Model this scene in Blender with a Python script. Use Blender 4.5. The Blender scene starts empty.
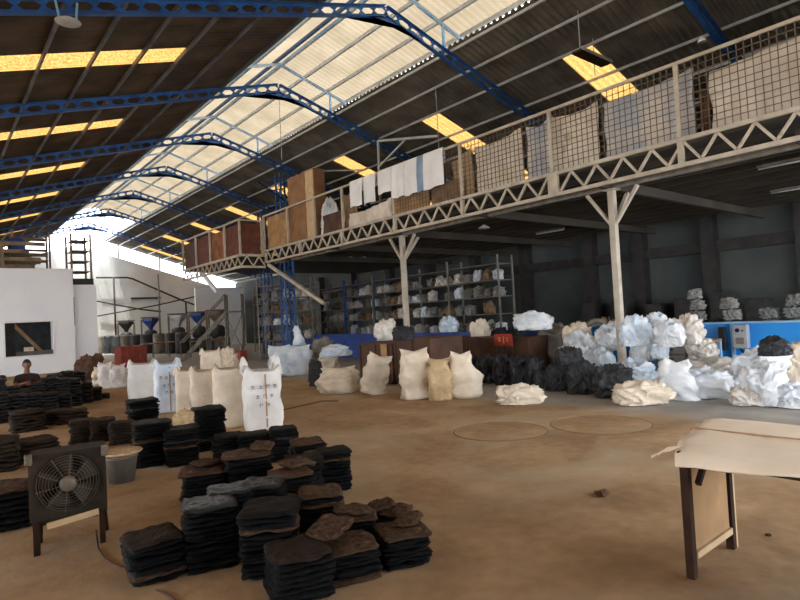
import bpy, bmesh, math, random
from mathutils import Vector, Matrix, noise, Euler
rnd = random.Random(7)
SC = bpy.context.scene
COL = SC.collection
PI = math.pi

# ------------------------------------------------------------------ camera
F_PX, YAW, PIT, ROL, H = 571.84, 0.694027, 0.0281577, -0.0538293, 1.65
cy, sy, cp, sp = math.cos(YAW), math.sin(YAW), math.cos(PIT), math.sin(PIT)
FW = Vector((sy*cp, cy*cp, sp)); RT = Vector((cy, -sy, 0)); UP = RT.cross(FW)
cr, sr = math.cos(ROL), math.sin(ROL)
R_ = cr*RT + sr*UP; U_ = -sr*RT + cr*UP
CAM = Vector((0, 0, H))
cam = bpy.data.cameras.new('camera'); camo = bpy.data.objects.new('camera', cam); COL.objects.link(camo)
cam.sensor_width = 36; cam.lens = F_PX/800*36; cam.clip_end = 300; cam.clip_start = 0.05
M = Matrix((R_, U_, -FW)).transposed().to_4x4(); M.translation = CAM
camo.matrix_world = M
SC.camera = camo
def ray(x, y): return FW + (x-400)/F_PX*R_ - (y-300)/F_PX*U_
def G(x, y, z=0.0):
    d = ray(x, y); return CAM + d*((z-H)/d.z)
def PX(x, y, X):
    d = ray(x, y); return CAM + d*(X/d.x)
def PY(x, y, Y):
    d = ray(x, y); return CAM + d*(Y/d.y)
def ppm(P): return F_PX/((Vector(P)-CAM).dot(FW))      # pixels per metre at a place

# ------------------------------------------------------------------ materials
def s2l(c):
    return tuple((v/255/12.92 if v/255 <= .04045 else ((v/255+.055)/1.055)**2.4) for v in c)
MATS = {}
def mat(name, c1, c2=None, rough=.7, scale=4., bump=0., metal=0., detail=6., bscale=None, c3=None, vary=0., spec=.5, lo=.35, hi=.65, coat=0):
    m = bpy.data.materials.new(name); m.use_nodes = True; nt = m.node_tree; N = nt.nodes; L = nt.links
    b = N['Principled BSDF']; b.inputs['Roughness'].default_value = rough; b.inputs['Metallic'].default_value = metal
    b.inputs['Specular IOR Level'].default_value = spec
    tc = N.new('ShaderNodeTexCoord')
    a1 = (*s2l(c1), 1); a2 = (*s2l(c2 or c1), 1)
    nz = N.new('ShaderNodeTexNoise'); nz.inputs['Scale'].default_value = scale; nz.inputs['Detail'].default_value = detail
    L.new(tc.outputs['Object'], nz.inputs['Vector'])
    r = N.new('ShaderNodeValToRGB'); L.new(nz.outputs['Fac'], r.inputs['Fac'])
    r.color_ramp.elements[0].color = a1; r.color_ramp.elements[1].color = a2
    r.color_ramp.elements[0].position = lo; r.color_ramp.elements[1].position = hi
    if c3:
        e = r.color_ramp.elements.new(min(.95, hi+.12)); e.color = (*s2l(c3), 1)
    out = r.outputs['Color']
    if vary:
        oi = N.new('ShaderNodeObjectInfo'); hs = N.new('ShaderNodeHueSaturation')
        mr = N.new('ShaderNodeMapRange'); mr.inputs['To Min'].default_value = 1-vary; mr.inputs['To Max'].default_value = 1+vary
        L.new(oi.outputs['Random'], mr.inputs['Value']); L.new(mr.outputs['Result'], hs.inputs['Value']); L.new(out, hs.inputs['Color']); out = hs.outputs['Color']
    L.new(out, b.inputs['Base Color'])
    if bump:
        n2 = N.new('ShaderNodeTexNoise'); n2.inputs['Scale'].default_value = bscale or scale*3; n2.inputs['Detail'].default_value = 5
        L.new(tc.outputs['Object'], n2.inputs['Vector'])
        bp = N.new('ShaderNodeBump'); bp.inputs['Strength'].default_value = bump; bp.inputs['Distance'].default_value = .03
        L.new(n2.outputs['Fac'], bp.inputs['Height']); L.new(bp.outputs['Normal'], b.inputs['Normal'])
    if coat: b.inputs['Coat Weight'].default_value = coat
    MATS[name] = m; return m
def translucent(name, c1, c2, scale, clear=.2, stretch=(1, 1, 1), gloss=0., crease_line=None):
    """thin translucent plastic: lit by whatever is on its far side"""
    m = bpy.data.materials.new(name); m.use_nodes = True; nt = m.node_tree; N = nt.nodes; L = nt.links
    for n in list(N):
        if n.type != 'OUTPUT_MATERIAL': N.remove(n)
    o = [n for n in N if n.type == 'OUTPUT_MATERIAL'][0]
    tc = N.new('ShaderNodeTexCoord'); mp = N.new('ShaderNodeMapping'); mp.inputs['Scale'].default_value = stretch
    L.new(tc.outputs['Object'], mp.inputs['Vector'])
    nz = N.new('ShaderNodeTexNoise'); nz.inputs['Scale'].default_value = scale; nz.inputs['Detail'].default_value = 8
    L.new(mp.outputs['Vector'], nz.inputs['Vector'])
    r = N.new('ShaderNodeValToRGB'); L.new(nz.outputs['Fac'], r.inputs['Fac'])
    r.color_ramp.elements[0].color = (*s2l(c1), 1); r.color_ramp.elements[1].color = (*s2l(c2), 1)
    r.color_ramp.elements[0].position = .35; r.color_ramp.elements[1].position = .65
    tl = N.new('ShaderNodeBsdfTranslucent'); df = N.new('ShaderNodeBsdfDiffuse'); tr = N.new('ShaderNodeBsdfTransparent')
    for n in (tl, df, tr): L.new(r.outputs['Color'], n.inputs['Color'])
    m1 = N.new('ShaderNodeMixShader'); m1.inputs[0].default_value = .15; L.new(tl.outputs[0], m1.inputs[1]); L.new(df.outputs[0], m1.inputs[2])
    m2 = N.new('ShaderNodeMixShader'); m2.inputs[0].default_value = clear; L.new(m1.outputs[0], m2.inputs[1]); L.new(tr.outputs[0], m2.inputs[2])
    L.new(m2.outputs[0], o.inputs['Surface'])
    MATS[name] = m; return m

mat('roof_sheet', (62, 52, 42), (92, 78, 62), .85, 1.2, c3=(106, 90, 72))
mat('roof_sheet_grey', (78, 74, 66), (108, 102, 90), .85, 1.2, c3=(120, 112, 98))
mat('roof_steel', (150, 152, 150), (176, 176, 170), .6, 2.)
mat('purlin_steel', (70, 76, 86), (105, 108, 112), .6, 1.5)
mat('ridge_blue', (120, 160, 200), (190, 210, 225), .5, .8)
mat('truss_blue', (26, 66, 122), (38, 94, 156), .5, 3., metal=.0)
mat('cream_steel', (168, 158, 142), (196, 186, 168), .6, 3., c3=(140, 118, 96))
mat('white_paint', (236, 242, 250), (244, 248, 252), .8, .7)
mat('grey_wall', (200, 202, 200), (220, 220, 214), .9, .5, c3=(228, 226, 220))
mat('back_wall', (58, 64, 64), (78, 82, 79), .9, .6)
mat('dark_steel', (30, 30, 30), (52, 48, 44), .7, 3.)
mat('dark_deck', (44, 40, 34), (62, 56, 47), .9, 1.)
mat('rust', (66, 45, 34), (94, 64, 46), .8, 2.5, bump=.3, c3=(130, 96, 62))
mat('red_panel', (84, 46, 38), (112, 62, 46), .75, 3., c3=(156, 108, 62))
mat('amber_board', (120, 70, 44), (150, 100, 56), .75, 2.5, c3=(190, 148, 84))
mat('mesh_wire', (92, 80, 66), (120, 104, 86), .8, 3.)
mat('plywood', (150, 116, 78), (178, 142, 98), .8, 3., c3=(196, 160, 112))
mat('cabinet_wood', (128, 92, 62), (150, 112, 76), .8, 2.5)
mat('pale_wood', (188, 160, 122), (206, 180, 142), .75, 5.)
mat('dark_wood', (40, 27, 19), (58, 39, 26), .8, 6., spec=.15)
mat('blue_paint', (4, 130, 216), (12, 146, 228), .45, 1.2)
mat('blue_paint_edge', (120, 170, 210), (150, 190, 220), .5, 2.)
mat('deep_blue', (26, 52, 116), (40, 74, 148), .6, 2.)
mat('white_bag', (206, 204, 200), (226, 224, 220), .75, 3., bump=.5, bscale=9, vary=.06)
mat('cream_bag', (206, 192, 170), (228, 216, 196), .75, 4., bump=.6, bscale=12, vary=.06, c3=(200, 176, 140))
mat('tan_bag', (176, 150, 112), (204, 180, 140), .75, 5., bump=.6, bscale=12)
mat('blue_white_bag', (186, 204, 222), (222, 230, 236), .7, 3., bump=.5, bscale=9)
mat('film', (184, 194, 204), (220, 224, 228), .35, 1.8, bump=.9, bscale=7, vary=.07, lo=.3, hi=.5)
mat('film_dirty', (170, 160, 146), (212, 206, 198), .5, 3.5, bump=.9, bscale=7, vary=.05, lo=.3, hi=.55)
mat('ink', (104, 108, 116), (140, 142, 148), .8, 8.)
mat('strip_tan', (176, 140, 110), (160, 120, 92), .8, 8.)
mat('rubber', (8, 9, 10), (14, 15, 17), .6, 6., bump=.5, bscale=14, vary=.2, c3=(26, 26, 28), spec=.14)
mat('rubber_shiny', (10, 11, 13), (20, 22, 25), .25, 6., bump=1., bscale=22, vary=.2, spec=.5)
mat('rubber_dusty', (44, 33, 25), (92, 68, 48), .8, 6., bump=.6, bscale=14, vary=.12, c3=(132, 100, 70), spec=.2)
mat('rubber_brown', (30, 25, 21), (54, 42, 33), .75, 5., bump=.6, bscale=9, c3=(58, 46, 36), spec=.15)
mat('rubber_navy', (15, 17, 23), (26, 29, 37), .5, 5., bump=.6, bscale=9, vary=.2)
mat('dark_lump', (24, 26, 30), (44, 46, 50), .6, 5., bump=.9, bscale=9, vary=.2)
mat('fan_paint', (36, 29, 22), (54, 44, 34), .7, 6., c3=(70, 58, 44), spec=.15)
mat('fan_blade', (44, 34, 26), (62, 48, 36), .6, 6.)
mat('fan_wire', (66, 58, 48), (86, 76, 62), .5, 6.)
mat('fan_hub', (82, 72, 60), (104, 92, 76), .5, 8.)
mat('bucket', (92, 88, 82), (112, 106, 98), .6, 5.)
mat('wicker', (176, 150, 116), (200, 176, 142), .9, 20., bump=.5)
mat('tablecloth', (222, 204, 180), (236, 220, 198), .8, 2.5, bump=.15, bscale=4)
mat('tarp_grey', (208, 198, 182), (232, 222, 206), .75, 2., bump=.5, bscale=5, c3=(160, 152, 140), vary=.05)
mat('tarp_blue', (164, 174, 190), (222, 214, 202), .75, 1.2, bump=.5, bscale=5, c3=(216, 206, 190))
mat('tarp_tan', (164, 138, 104), (184, 158, 122), .8, 2.5, bump=.4, bscale=5, c3=(140, 112, 80))
mat('cloth_white', (228, 230, 232), (240, 240, 240), .8, 2., bump=.2)
mat('cloth_stripe', (120, 146, 178), (140, 164, 192), .8, 3.)
mat('grey_goods', (104, 104, 100), (150, 148, 140), .8, 8., bump=.8, bscale=14, vary=.18, c3=(172, 170, 162))
mat('carton', (112, 90, 66), (146, 118, 88), .85, 5., vary=.15)
mat('crate_red', (112, 46, 34), (134, 60, 44), .8, 5.)
mat('machine_dark', (34, 40, 46), (58, 62, 66), .6, 4., vary=.15)
mat('machine_grey', (96, 92, 84), (128, 122, 110), .6, 4.)
mat('machine_blue', (18, 52, 116), (30, 72, 146), .5, 4.)
mat('bucket_white', (190, 196, 204), (214, 218, 222), .5, 4.)
mat('skin', (118, 78, 58), (132, 90, 68), .6, 8.)
mat('hair', (14, 12, 12), (24, 20, 20), .7, 30.)
mat('shirt', (34, 18, 20), (52, 26, 27), .85, 10.)
mat('trousers', (30, 32, 40), (42, 44, 52), .85, 10.)
mat('eye_white', (225, 220, 214)); mat('lip', (130, 72, 62))
mat('sign_red', (150, 40, 30), (168, 54, 38), .6, 6.); mat('sign_gold', (220, 170, 90))
mat('cable_black', (26, 22, 20)); mat('cable_brown', (70, 46, 34))
mat('meter_grey', (150, 156, 162), (172, 176, 180), .5, 5.)
mat('timber', (112, 98, 80), (146, 128, 104), .85, 4., vary=.15, c3=(96, 84, 70))
mat('glass_dark', (24, 26, 30), None, .1)
mat('lamp_white', (200, 204, 206), None, .4)
mat('stone', (84, 58, 42), (104, 76, 56), .9, 8., bump=.6)
mat('manhole', (96, 72, 50), (120, 92, 64), .9, 6., bump=.3)
mat('water_blue', (120, 180, 230), (170, 205, 235), .5, 3.)
translucent('skylight_sheet', (90, 81, 66), (101, 92, 77), 1.2, .02)
translucent('amber_sheet', (116, 78, 36), (150, 114, 66), 26., .01)

# floor: brown earth dust over concrete, greyer concrete towards the mezzanine
def floor_mat():
    m = bpy.data.materials.new('dusty_floor'); m.use_nodes = True; nt = m.node_tree; N = nt.nodes; L = nt.links
    b = N['Principled BSDF']; b.inputs['Roughness'].default_value = .88; b.inputs['Specular IOR Level'].default_value = .25
    tc = N.new('ShaderNodeTexCoord')
    def noise_(s, d=6, w=0):
        n = N.new('ShaderNodeTexNoise'); n.inputs['Scale'].default_value = s; n.inputs['Detail'].default_value = d; n.inputs['Distortion'].default_value = w
        L.new(tc.outputs['Object'], n.inputs['Vector']); return n.outputs['Fac']
    def ramp(f, stops):
        r = N.new('ShaderNodeValToRGB'); L.new(f, r.inputs['Fac'])
        e = r.color_ramp.elements
        for i, (p, c) in enumerate(stops):
            if i < 2: e[i].position = p; e[i].color = c
            else:
                q = e.new(p); q.color = c
        return r.outputs['Color']
    def mix(f, a, c, mode='MIX'):
        x = N.new('ShaderNodeMix'); x.data_type = 'RGBA'; x.blend_type = mode
        if isinstance(f, float): x.inputs[0].default_value = f
        else: L.new(f, x.inputs[0])
        L.new(a, x.inputs[6]); L.new(c, x.inputs[7]); return x.outputs[2]
    earth = ramp(noise_(.9, 8, .6), [(.3, (*s2l((148, 119, 88)), 1)), (.7, (*s2l((190, 160, 124)), 1)), (.5, (*s2l((168, 138, 104)), 1))])
    fine = ramp(noise_(7., 8), [(.3, (.72, .71, .70, 1)), (.7, (1.02, 1.02, 1.02, 1))])
    earth = mix(.8, earth, fine, 'MULTIPLY')
    conc = ramp(noise_(1.6, 8), [(.3, (*s2l((134, 132, 128)), 1)), (.7, (*s2l((164, 160, 154)), 1))])
    dust = ramp(noise_(.45, 6, 1.), [(.46, (0, 0, 0, 1)), (.66, (1, 1, 1, 1))])
    greyish = ramp(noise_(1.4, 8), [(.3, (*s2l((160, 140, 114)), 1)), (.7, (*s2l((186, 166, 138)), 1))])
    earth = mix(dust, earth, greyish)
    sp_ = N.new('ShaderNodeSeparateXYZ'); L.new(tc.outputs['Object'], sp_.inputs[0])
    ad = N.new('ShaderNodeMath'); ad.operation = 'MULTIPLY_ADD'; L.new(noise_(.7, 5), ad.inputs[0]); ad.inputs[1].default_value = 1.8; L.new(sp_.outputs['X'], ad.inputs[2])
    mr = N.new('ShaderNodeMapRange'); mr.inputs['From Min'].default_value = 8.7; mr.inputs['From Max'].default_value = 9.7; L.new(ad.outputs[0], mr.inputs['Value'])
    allc = mix(mr.outputs['Result'], earth, conc)
    L.new(allc, b.inputs['Base Color'])
    bp = N.new('ShaderNodeBump'); bp.inputs['Strength'].default_value = .35; bp.inputs['Distance'].default_value = .02
    L.new(noise_(9., 8), bp.inputs['Height']); L.new(bp.outputs['Normal'], b.inputs['Normal'])
    MATS['dusty_floor'] = m
floor_mat()

# ------------------------------------------------------------------ mesh helpers
class MB:
    def __init__(s): s.v = []; s.f = []
    def add(s, vs, fs):
        n = len(s.v); s.v += [tuple(v) for v in vs]; s.f += [tuple(i+n for i in f) for f in fs]; return s
    def box(s, c, d, rot=None):
        c = Vector(c); h = Vector(d)/2; vs = []
        for x, y, z in ((-1,-1,-1),(1,-1,-1),(1,1,-1),(-1,1,-1),(-1,-1,1),(1,-1,1),(1,1,1),(-1,1,1)):
            p = Vector((x*h.x, y*h.y, z*h.z))
            if rot: p = rot @ p
            vs.append(c+p)
        return s.add(vs, ((0,3,2,1),(4,5,6,7),(0,1,5,4),(1,2,6,5),(2,3,7,6),(3,0,4,7)))
    def box2(s, a, b): return s.box([(a[i]+b[i])/2 for i in range(3)], [abs(b[i]-a[i]) for i in range(3)])
    def bar(s, p, q, w, h=None, up=(0, 0, 1)):
        p = Vector(p); q = Vector(q); d = q-p; h = h or w
        z = d.normalized(); u = Vector(up)
        if abs(z.dot(u)) > .98: u = Vector((1, 0, 0))
        x = u.cross(z).normalized(); y = z.cross(x)
        vs = [P + x*(a*w/2) + y*(b*h/2) for P in (p, q) for a, b in ((-1,-1),(1,-1),(1,1),(-1,1))]
        return s.add(vs, ((0,3,2,1),(4,5,6,7),(0,1,5,4),(1,2,6,5),(2,3,7,6),(3,0,4,7)))
    def tube(s, pts, r, n=8, caps=True):
        pts = [Vector(p) for p in pts]; rs = r if isinstance(r, (list, tuple)) else [r]*len(pts)
        vs = []; fs = []; pu = None
        for i, p in enumerate(pts):
            d = (pts[min(i+1, len(pts)-1)] - pts[max(i-1, 0)]).normalized()
            u = pu if pu is not None else (Vector((0, 0, 1)) if abs(d.z) < .9 else Vector((1, 0, 0)))
            x = d.cross(u)
            if x.length < 1e-4: x = d.cross(Vector((0, 1, 0)))
            x.normalize(); y = x.cross(d).normalized(); pu = y
            for k in range(n):
                a = 2*PI*k/n; vs.append(p + (x*math.cos(a)+y*math.sin(a))*rs[i])
        for i in range(len(pts)-1):
            for k in range(n):
                a = i*n+k; b = i*n+(k+1) % n; fs.append((a, b, b+n, a+n))
        if caps: fs.append(tuple(range(n-1, -1, -1))); fs.append(tuple((len(pts)-1)*n+k for k in range(n)))
        return s.add(vs, fs)
    def lathe(s, prof, n=24, c=(0, 0, 0), axis='z', caps=True):
        vs = []; fs = []; c = Vector(c)
        for r, z in prof:
            for k in range(n):
                a = 2*PI*k/n
                p = Vector((r*math.cos(a), r*math.sin(a), z))
                if axis == 'y': p = Vector((p.x, p.z, p.y))
                if axis == 'x': p = Vector((p.z, p.x, p.y))
                vs.append(c+p)
        for i in range(len(prof)-1):
            for k in range(n):
                a = i*n+k; b = i*n+(k+1) % n; fs.append((a, b, b+n, a+n))
        if caps: fs.append(tuple(range(n-1, -1, -1))); fs.append(tuple((len(prof)-1)*n+k for k in range(n)))
        return s.add(vs, fs)
    def surf(s, nu, nv, f, off=None):
        """parametric sheet; with off (a vector) it becomes a closed thin body"""
        P = [[Vector(f(i/nu, j/nv)) for i in range(nu+1)] for j in range(nv+1)]
        w = nu+1; vs = [p for row in P for p in row]; fs = []
        for j in range(nv):
            for i in range(nu):
                a = j*w+i; fs.append((a, a+1, a+w+1, a+w))
        if off is not None:
            o = Vector(off); m = len(vs); vs2 = vs + [p+o for p in vs]
            fs += [tuple(reversed([i+m for i in q])) for q in fs[:]]
            ring = [i for i in range(w)] + [j*w+nu for j in range(1, nv+1)] + [nv*w+i for i in range(nu-1, -1, -1)] + [j*w for j in range(nv-1, 0, -1)]
            for k in range(len(ring)):
                a = ring[k]; b = ring[(k+1) % len(ring)]; fs.append((b, a, a+m, b+m))
            vs = vs2
        return s.add(vs, fs)
    def mesh(s, name, m, smooth=False, fix=True):
        me = bpy.data.meshes.new(name); me.from_pydata(s.v, [], s.f)
        me.materials.append(MATS[m] if isinstance(m, str) else m)
        if fix:
            bm = bmesh.new(); bm.from_mesh(me); bmesh.ops.recalc_face_normals(bm, faces=bm.faces); bm.to_mesh(me); bm.free()
        if smooth: me.shade_smooth()
        me.update(); return me
    def obj(s, name, m, parent=None, world=False, smooth=False, bevel=0, fix=True, label=None):
        if world and parent is not None:
            o = parent.location; s.v = [(x-o.x, y-o.y, z-o.z) for x, y, z in s.v]
        me = s.mesh(name, m, smooth, fix); ob = bpy.data.objects.new(name, me); COL.objects.link(ob)
        if parent is not None: ob.parent = parent
        if bevel:
            b = ob.modifiers.new('bevel', 'BEVEL'); b.width = bevel; b.segments = 2; b.limit_method = 'ANGLE'
        if label: ob['label'] = label
        return ob
def thing(name, label, cat, loc=(0, 0, 0), rotz=0, group=None):
    o = bpy.data.objects.new(name, None); COL.objects.link(o); o.location = loc; o.rotation_euler = (0, 0, rotz); o.empty_display_size = .1
    return tag(o, label, cat, group)
def tag(o, label, cat, group=None, kind=None):
    o['label'] = label; o['category'] = cat
    if group: o['group'] = group
    if kind: o['kind'] = kind
    return o
def struct(o): o['kind'] = 'structure'; return o
def at(o, loc, rot=(0, 0, 0), scale=None):
    o.location = loc; o.rotation_euler = rot
    if scale is not None: o.scale = scale if hasattr(scale, '__len__') else (scale,)*3
    return o
def inst(name, me, loc, rot=(0, 0, 0), scale=(1, 1, 1), parent=None):
    o = bpy.data.objects.new(name, me); COL.objects.link(o); at(o, loc, rot, scale)
    if parent is not None: o.parent = parent
    return o
def slot(o, m):
    """own material on a copy that shares its mesh"""
    o.material_slots[0].link = 'OBJECT'; o.material_slots[0].material = MATS[m]; return o
def nz(p, s=1., o=0.): return noise.noise(Vector(p)*s + Vector((o, o*1.7, o*.3)))
ORD = ['bottom', 'second', 'third', 'fourth', 'fifth', 'sixth', 'seventh', 'eighth', 'ninth', 'tenth', 'eleventh', 'twelfth', 'thirteenth', 'fourteenth', 'fifteenth', 'sixteenth', 'seventeenth', 'eighteenth']

# ------------------------------------------------------------------ SETTING
RX, RZ, SL = 9.15, 9.68, .307                 # ridge of the main roof
def roof_z(X): return RZ - SL*abs(X-RX)
Y0, Y1 = -3., 50.6
struct(MB().box2((-14, -10, -.3), (24, 52, 0)).obj('floor', 'dusty_floor'))

def corrugated(xa, xb, ya, yb, zf, amp=.042, period=.2, seg=6, nx=2):
    n = max(2, int(round((yb-ya)/period*seg)))
    def f(u, v):
        y = ya+(yb-ya)*u; x = xa+(xb-xa)*v
        return (x, y, zf(x)+amp*math.sin(2*PI*y/period))
    return MB().surf(n, nx, f)
def strip_y(k): return 13.95+5.67*k
ys = [strip_y(k) for k in range(-2, 7)]
SW = .43
# left slope: full-length part by the ridge opening, then bays between the amber strips
def roof_side(name, x_in, x_strip_in, x_strip_out, x_out):
    vs = MB()
    def put(a, b, c, d):
        q = corrugated(a, b, c, d, roof_z); vs.add(q.v, q.f)
    put(x_in, x_strip_in, Y0, Y1)
    put(x_strip_out, x_out, Y0, Y1)
    prev = Y0
    for y in ys:
        if y-SW > prev: put(x_strip_in, x_strip_out, prev, y-SW)
        prev = y+SW
    put(x_strip_in, x_strip_out, prev, Y1)
    struct(vs.obj(name, 'roof_sheet' if name.endswith('left') else 'roof_sheet_grey', smooth=True, fix=False))
roof_side('ceiling_left', 7.3, 5.0, -7.0, -9.5)
roof_side('ceiling_right', 11.3, 13.35, 20.0, 23.2)
for side, (xa, xb) in (('left', (-7.0, 5.0)), ('right', (13.35, 20.0))):
    for i, y in enumerate(ys):
        o = corrugated(xa, xb, y-SW, y+SW, roof_z).obj('roof_light_strip', 'amber_sheet', smooth=True, fix=False)
        w = ['behind the camera', 'over the camera', 'first', 'second', 'third', 'fourth', 'fifth', 'sixth', 'seventh'][i] if side == 'left' else ['behind the camera', 'first', 'second', 'third', 'fourth', 'fifth', 'sixth', 'seventh', 'eighth'][i]
        lab = ('amber translucent strip in the %s roof slope, %s' % (side, (w+' counted from the camera') if w[0] not in 'bo' else w))
        tag(o, lab, 'skylight', 'amber roof light strips')
# raised translucent monitor roof over the ridge
MZ = 10.28
def mon_z(X): return MZ - .31*abs(X-RX)
o = corrugated(RX, RX+2.8, Y0, 43.5, mon_z, amp=.03); q = corrugated(RX-2.8, RX, Y0, 43.5, mon_z, amp=.02); o.add(q.v, q.f)
struct(o.obj('ceiling_skylight', 'skylight_sheet', smooth=True, fix=False))
# purlins
ti = 0
for X in list(range(-9, 7))+[7.2]:
    ti += 1; struct(MB().bar((X, Y0, roof_z(X)-.09), (X, Y1, roof_z(X)-.09), .045, .11).obj('trim_%d' % ti, 'purlin_steel'))
for X in [11.38, 12.28, 13.25, 14.5, 15.7, 16.9, 18.1, 19.3, 20.5, 21.7]:
    ti += 1; struct(MB().bar((X, Y0, roof_z(X)-.09), (X, Y1, roof_z(X)-.09), .045, .07).obj('trim_%d' % ti, 'roof_steel'))
for dx, m in ((-.13, 'truss_blue'), (.13, 'ridge_blue'), (-.9, 'ridge_blue'), (.95, 'roof_steel'), (-1.85, 'ridge_blue'), (1.85, 'roof_steel'), (2.6, 'roof_steel')):
    X = RX+dx; ti += 1
    struct(MB().bar((X, Y0, mon_z(X)-.07), (X, Y1, mon_z(X)-.07), .07, .1).obj('trim_%d' % ti, m))
# walls
def gable(y, xa, xb, drop, mname, name, th=.25):
    n = 24; b = MB(); vs = []; fs = []
    xs = sorted(set([xa+(xb-xa)*i/n for i in range(n+1)] + [RX]))
    for yy in (y, y+th):
        for x in xs: vs.append((x, yy, 0)); vs.append((x, yy, roof_z(x)-drop))
    m = len(xs)
    for k in range(m-1):
        a = 2*k; fs.append((a, a+1, a+3, a+2)); c = 2*m+a; fs.append((c, c+2, c+3, c+1)); fs.append((a+1, c+1, c+3, a+3)); fs.append((a, a+2, c+2, c))
    fs.append((0, 2*m, 2*m+1, 1)); fs.append((2*m-2, 2*m-1, 4*m-1, 4*m-2))
    return struct(b.add(vs, fs).obj(name, mname))
gable(50, -14, 22.3, 1.15, 'grey_wall', 'wall_far')
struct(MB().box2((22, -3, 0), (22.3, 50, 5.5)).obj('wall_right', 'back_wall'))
struct(MB().box2((-14.2, -3, 0), (-14, 50, 1.0)).obj('wall_left_added', 'grey_wall'))  # unseen; added to dim the foreground, kept low to let daylight in
b = MB(); b.box2((3.0, -3.3, 4.4), (22, -3.1, 10.2)); b.box2((-9.5, -3.3, 0), (3.0, -3.1, 10.2)); struct(b.obj('wall_front_light_block', 'back_wall'))  # unseen wall added behind the camera; closed left part darkens the left foreground
b = MB(); b.box2((21.75, -3, 3.35), (22, 50, 3.75))
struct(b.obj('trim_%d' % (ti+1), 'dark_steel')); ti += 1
for y in [-1, 2.4, 5.7, 8.6, 11.2, 13.4, 16.8, 20, 23.4, 27, 31, 35, 40, 45]:
    ti += 1; struct(MB().box2((21.55, y-.22, 0), (22, y+.22, 4.7)).obj('trim_%d' % ti, 'dark_steel'))
# stub posts in the open gap above the far wall
for x in (9.2, 12.2, 15.4, 18.6):
    ti += 1; struct(MB().box2((x-.06, 50.02, roof_z(x)-1.2), (x+.06, 50.14, roof_z(x)-.02)).obj('trim_%d' % ti, 'roof_steel'))

# ------------------------------------------------------------------ blue trusses
def castellated(xa, za, xb, zb, y, depth=.27, pitch=.4):
    """I-beam along x in the plane y, its web pierced by a row of hexagonal holes; returns web, flanges"""
    web = MB(); fl = MB()
    L = math.hypot(xb-xa, zb-za); dx = Vector(((xb-xa)/L, 0, (zb-za)/L)); up = Vector((-dx.z, 0, dx.x))
    if up.z < 0: up = -up
    o = Vector((xa, y, za)); n = int(L/pitch); p = L/n; t = .012; h = depth/2
    for k in range(n):
        c0 = k*p
        out = [(0, -h), (p/2, -h), (p, -h), (p, 0), (p, h), (p/2, h), (0, h), (0, 0)]
        r = .4*p; hy = h*.52
        inn = [(p/2-r*.62, -hy), (p/2, -hy), (p/2+r*.62, -hy), (p/2+r*1.12, 0), (p/2+r*.62, hy), (p/2, hy), (p/2-r*.62, hy), (p/2-r*1.12, 0)]
        vs = []
        for sgn in (-1, 1):
            for a, b_ in out+inn: vs.append(o + dx*(c0+a) + up*b_ + Vector((0, sgn*t/2, 0)))
        fs = []
        for i in range(8):
            j = (i+1) % 8
            fs.append((i, j, 8+j, 8+i)); fs.append((16+i, 24+i, 24+j, 16+j)); fs.append((8+i, 8+j, 24+j, 24+i))
        web.add(vs, fs)
    for s_ in (-1, 1):
        fl.bar(o+up*(s_*h), o+dx*L+up*(s_*h), .12, .02, up=up)
    return web, fl
Z_T = 9.30
names = ['behind the camera', 'nearest', 'second', 'third', 'fourth', 'fifth', 'sixth', 'seventh', 'farthest']
for k, y in enumerate([10.83+5.67*(i-2) for i in range(9)]):
    nm = names[k]
    t = thing('roof_truss', 'blue castellated steel roof truss, %s%s' % (nm, '' if k in (0, 1) else (' along the hall' if k == 8 else ' one along the hall')) if k != 1 else 'blue castellated steel roof truss, crossing nearest above the camera', 'roof truss', (RX, y, 0), 0, 'blue roof trusses')
    for xe in (-9.3, 21.9):
        web, fl = castellated(9.06, Z_T, xe, Z_T-.292*abs(9.06-xe), y)
        w = web.obj('rafter', 'truss_blue', t, True); fl.obj('flange', 'truss_blue', w)
        # flange mesh was built in world space: shift into the thing's frame
        f_ = w.children[0]
        for v in f_.data.vertices: v.co -= t.location
    b = MB(); s_ = 1.35
    b.add([(RX-s_, y-.02, Z_T-.14-.292*s_), (RX, y-.02, Z_T-.15), (RX+s_, y-.02, Z_T-.14-.292*s_), (RX+.8, y-.02, Z_T-.28), (RX-.8, y-.02, Z_T-.28),
           (RX-s_, y+.02, Z_T-.14-.292*s_), (RX, y+.02, Z_T-.15), (RX+s_, y+.02, Z_T-.14-.292*s_), (RX+.8, y+.02, Z_T-.28), (RX-.8, y+.02, Z_T-.28)],
          [(0,1,2,3,4), (9,8,7,6,5), (0,5,6,1), (1,6,7,2), (2,7,8,3), (3,8,9,4), (4,9,5,0)])
    b.obj('apex_haunch', 'truss_blue', t, True)
    for s_ in (-1, 1):
        MB().bar((RX, y, MZ-.17), (RX+s_*2.75, y, mon_z(RX+2.75)-.17), .07, .08).obj('monitor_rafter', 'ridge_blue', t, True)
        MB().bar((RX+s_*1.9, y, Z_T+.2-SL*1.9), (RX+s_*1.9, y, mon_z(RX+1.9)-.2), .06).obj('monitor_post', 'ridge_blue', t, True)
    if k < 2: continue
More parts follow.
